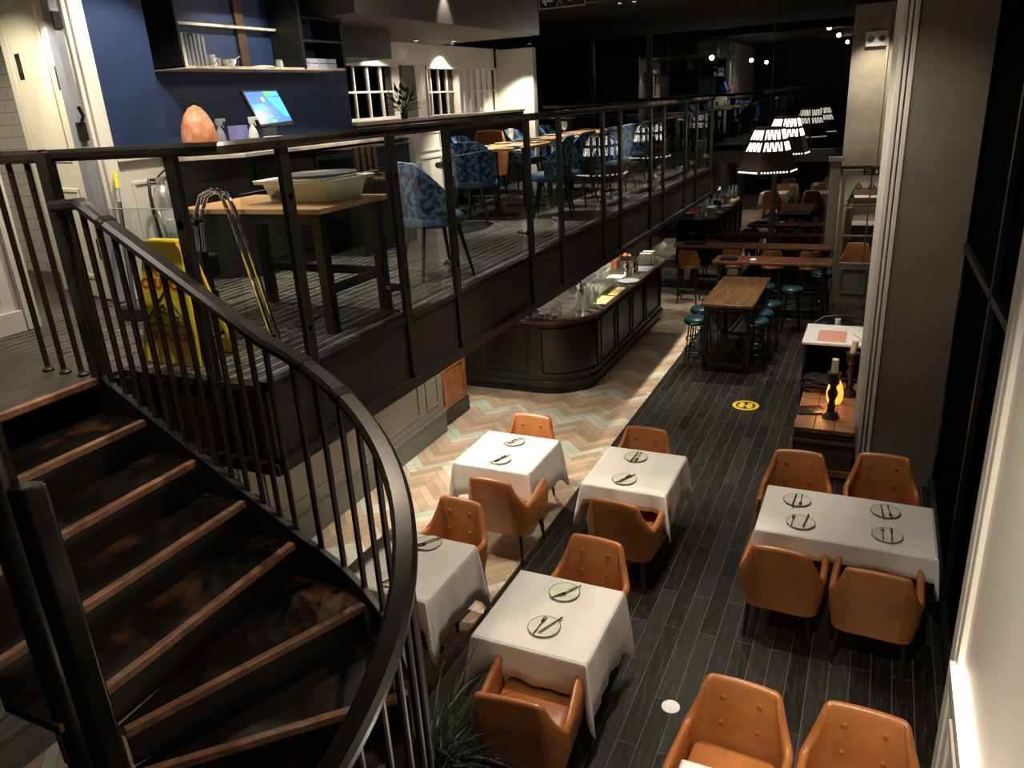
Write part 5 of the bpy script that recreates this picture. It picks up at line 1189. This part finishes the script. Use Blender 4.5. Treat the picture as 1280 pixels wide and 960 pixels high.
tr_ = build(MB().lathe([(0, 0), (.2, 0), (.225, .012), (.23, .02), (.22, .02), (.205, .008), (0, .007)], (-3.13, 3.92, 3.587), 40), 'round_tray', m_tray); tag(tr_, 'round dark grey tray lying on the white tub', 'tray')
# half wall pedestal and ledge
struct(MB().box(-4.9, -4.4, 7.1, 7.75, 2.72, 3.76), 'wall_half', m_white)
f = MB(); panel_frame(f, 'x', -4.4, 7.2, 7.65, 3.5, 3.7, .02, .01); panel_frame(f, 'x', -4.4, 7.2, 7.65, 2.85, 3.45, .02, .01); struct(f, 'trim_17', m_white)
lg = thing('window_ledge', 'long white-topped ledge running below the street windows', 'ledge', (-5.45, 9.5, 2.72))
build(MB().box(-5.6, -5.3, 7.4, 12.0, 3.79, 3.82), 'ledge_top', m_white, lg); build(MB().box(-5.58, -5.32, 7.42, 11.98, 2.72, 3.79), 'base', m_black, lg)
pl = thing('potted_plant', 'small dark plant in a black pot on the white ledge', 'plant', (-5.4, 8.55, 3.82))
build(MB().lathe([(0, 0), (.04, 0), (.05, .08), (.042, .08), (0, .07)], (-5.4, 8.55, 3.82), 14), 'pot', m_pot, pl)
f = MB(); rg = random.Random(2)
for i in range(60):
    a = rg.uniform(0, 2*PI); e_ = rg.uniform(.1, 1.3); L_ = rg.uniform(.12, .3); p = Vector((-5.4, 8.55, 3.9)); d = Vector((math.cos(a)*math.cos(e_), math.sin(a)*math.cos(e_), math.sin(e_))); q = p+d*L_
    s_ = d.cross(Vector((0, 0, 1))).normalized()*.025; f.add([q, q+d*.03+s_, q+d*.08, q+d*.03-s_], [(0, 1, 2, 3)]); f.tube([p, q], .002, 4)
build(f, 'foliage', m_leaf, pl)
# big plant by the stair foot
pb = thing('floor_plant', 'dark grassy plant in a black planter at the foot of the stair', 'plant', (-2.0, 2.75, 0))
build(MB().lathe([(0, 0), (.16, 0), (.2, .38), (.185, .38), (.17, .33), (0, .33)], (-2.0, 2.8, 0), 24), 'planter', m_pot, pb)
f = MB(); rg = random.Random(4)
for i in range(110):
    a = rg.uniform(0, 2*PI); L_ = rg.uniform(.35, .75); bnd = rg.uniform(.8, 1.9); e_ = rg.uniform(.7, 1.4); wd_ = rg.uniform(.006, .013); p = Vector((-2.0+rg.uniform(-.08, .08), 2.8+rg.uniform(-.08, .08), .34)); P_ = []
    for k_ in range(8):
        u = k_/7; e2 = e_-bnd*u; d = Vector((math.cos(a)*math.cos(e2), math.sin(a)*math.cos(e2), math.sin(e2))); s_ = Vector((-math.sin(a), math.cos(a), 0))*wd_*(1-u**2+.02); P_.append([p-s_, p+Vector((0, 0, -.003)), p+s_]); p = p+d*L_/7
    f.grid(P_)
build(f, 'foliage', m_leaf, pb)

# ================================================================== UPPER DINING
def blue_chair():
    t = thing('velvet_chair', 'chair', 'chair'); rows = []
    for i in range(33):
        sv = -1+2*i/32; a = sv*math.radians(112); x = .25*math.sin(a); y = .23*math.cos(a); nn = (math.sin(a), math.cos(a)); c = abs(sv)
        h = .86-.02*c if c < .35 else .85-.28*((c-.35)/.65)**1.2
        zz = [.40, .5, .62, h-.02, h]; th = .05 if c < .97 else .02; g_ = lambda z: .88+.22*(z-.4)/.46
        rows.append([(x*g_(z), y*g_(z), z) for z in zz]+[((x-nn[0]*th)*g_(z), (y-nn[1]*th)*g_(z), z) for z in reversed(zz)])
    b = MB().grid(rows, closed=True); m = len(rows[0]); b.f.append(tuple(range(m))); b.f.append(tuple(reversed(range(32*m, 33*m))))
    build(b, 'backrest', m_velvet, t, smooth=55)
    build(MB().lathe([(0, .38), (.2, .38), (.23, .4), (.23, .45), (.2, .475), (0, .48)], (0, -.01, 0), 24), 'seat', m_velvet2, t, smooth=55)
    for sx in (-1, 1):
        for sy in (-1, 1): build(MB().tube([(sx*.14, sy*.14, .39), (sx*.22, sy*.21, 0)], [.02, .011], 8), 'leg', m_legs, t)
    return t
VC = Proto(blue_chair()); ZU = 2.72
def up_table(y0, y1, lab, x0=-4.35, x1=-3.6):
    t = thing('wood_table', lab, 'table', ((x0+x1)/2, (y0+y1)/2, ZU))
    build(MB().box(x0, x1, y0, y1, ZU+.72, ZU+.75), 'tabletop', m_oak, t, bevel=.003)
    for y in (y0+.2, y1-.2):
        build(MB().lathe([(.035, 0), (.035, .72)], ((x0+x1)/2, y, ZU), 14), 'pedestal', m_black, t); build(MB().box((x0+x1)/2-.25, (x0+x1)/2+.25, y-.04, y+.04, ZU, ZU+.03), 'foot', m_black, t)
up_table(7.9, 9.1, 'oak dining table on the mezzanine nearest the white half wall')
up_table(9.5, 10.7, 'oak dining table in the middle of the mezzanine'); up_table(11.1, 12.3, 'farthest oak dining table on the mezzanine')
for (x, y, rz, l) in ((-3.06, 5.1, 2.5, 'alone near the railing, turned away'), (-3.3, 8.15, -PI/2+.3, 'at the near table by the railing, close end'), (-3.3, 8.85, -PI/2, 'at the near table by the railing, far end'),
                      (-4.65, 8.2, PI/2, 'at the near table on the wall side, close end'), (-4.65, 8.85, PI/2, 'at the near table on the wall side, far end'), (-3.95, 7.55, PI, 'at the near end of the first oak table'),
                      (-3.3, 9.8, -PI/2, 'at the middle table by the railing, close end'), (-3.3, 10.45, -PI/2, 'at the middle table by the railing, far end'), (-4.65, 10.4, PI/2, 'at the middle table on the wall side, far end'),
                      (-3.3, 11.4, -PI/2, 'at the farthest table by the railing'), (-4.65, 11.6, PI/2, 'at the farthest table on the wall side')):
    VC.place((x, y, ZU), rz, 'blue patterned velvet chair '+l, 'blue patterned velvet chairs')
ZP = ZU+.7505
for i, (x, y) in enumerate(((-3.75, 8.15), (-3.75, 8.8), (-4.2, 8.2), (-4.2, 8.8), (-3.75, 9.75), (-3.75, 10.4), (-4.2, 9.75), (-4.2, 10.4), (-3.75, 11.4), (-4.2, 11.8))):
    PL.place((x, y, ZP), 0, 'pale plate laid on an oak table on the mezzanine', 'plates on the mezzanine tables')
for i, (x, y) in enumerate(((-3.95, 8.5), (-3.9, 10.1), (-4.0, 10.2), (-3.9, 11.7))):
    wg.place((x, y, ZP), 0, 'stemmed glass standing on an oak table on the mezzanine', 'glass', 'stemmed glasses on the mezzanine tables')
oc = AC.place((-4.92, 9.65, ZU), 0.1, 'tan armchair on the mezzanine behind the blue chairs', 'tan leather dining armchairs')
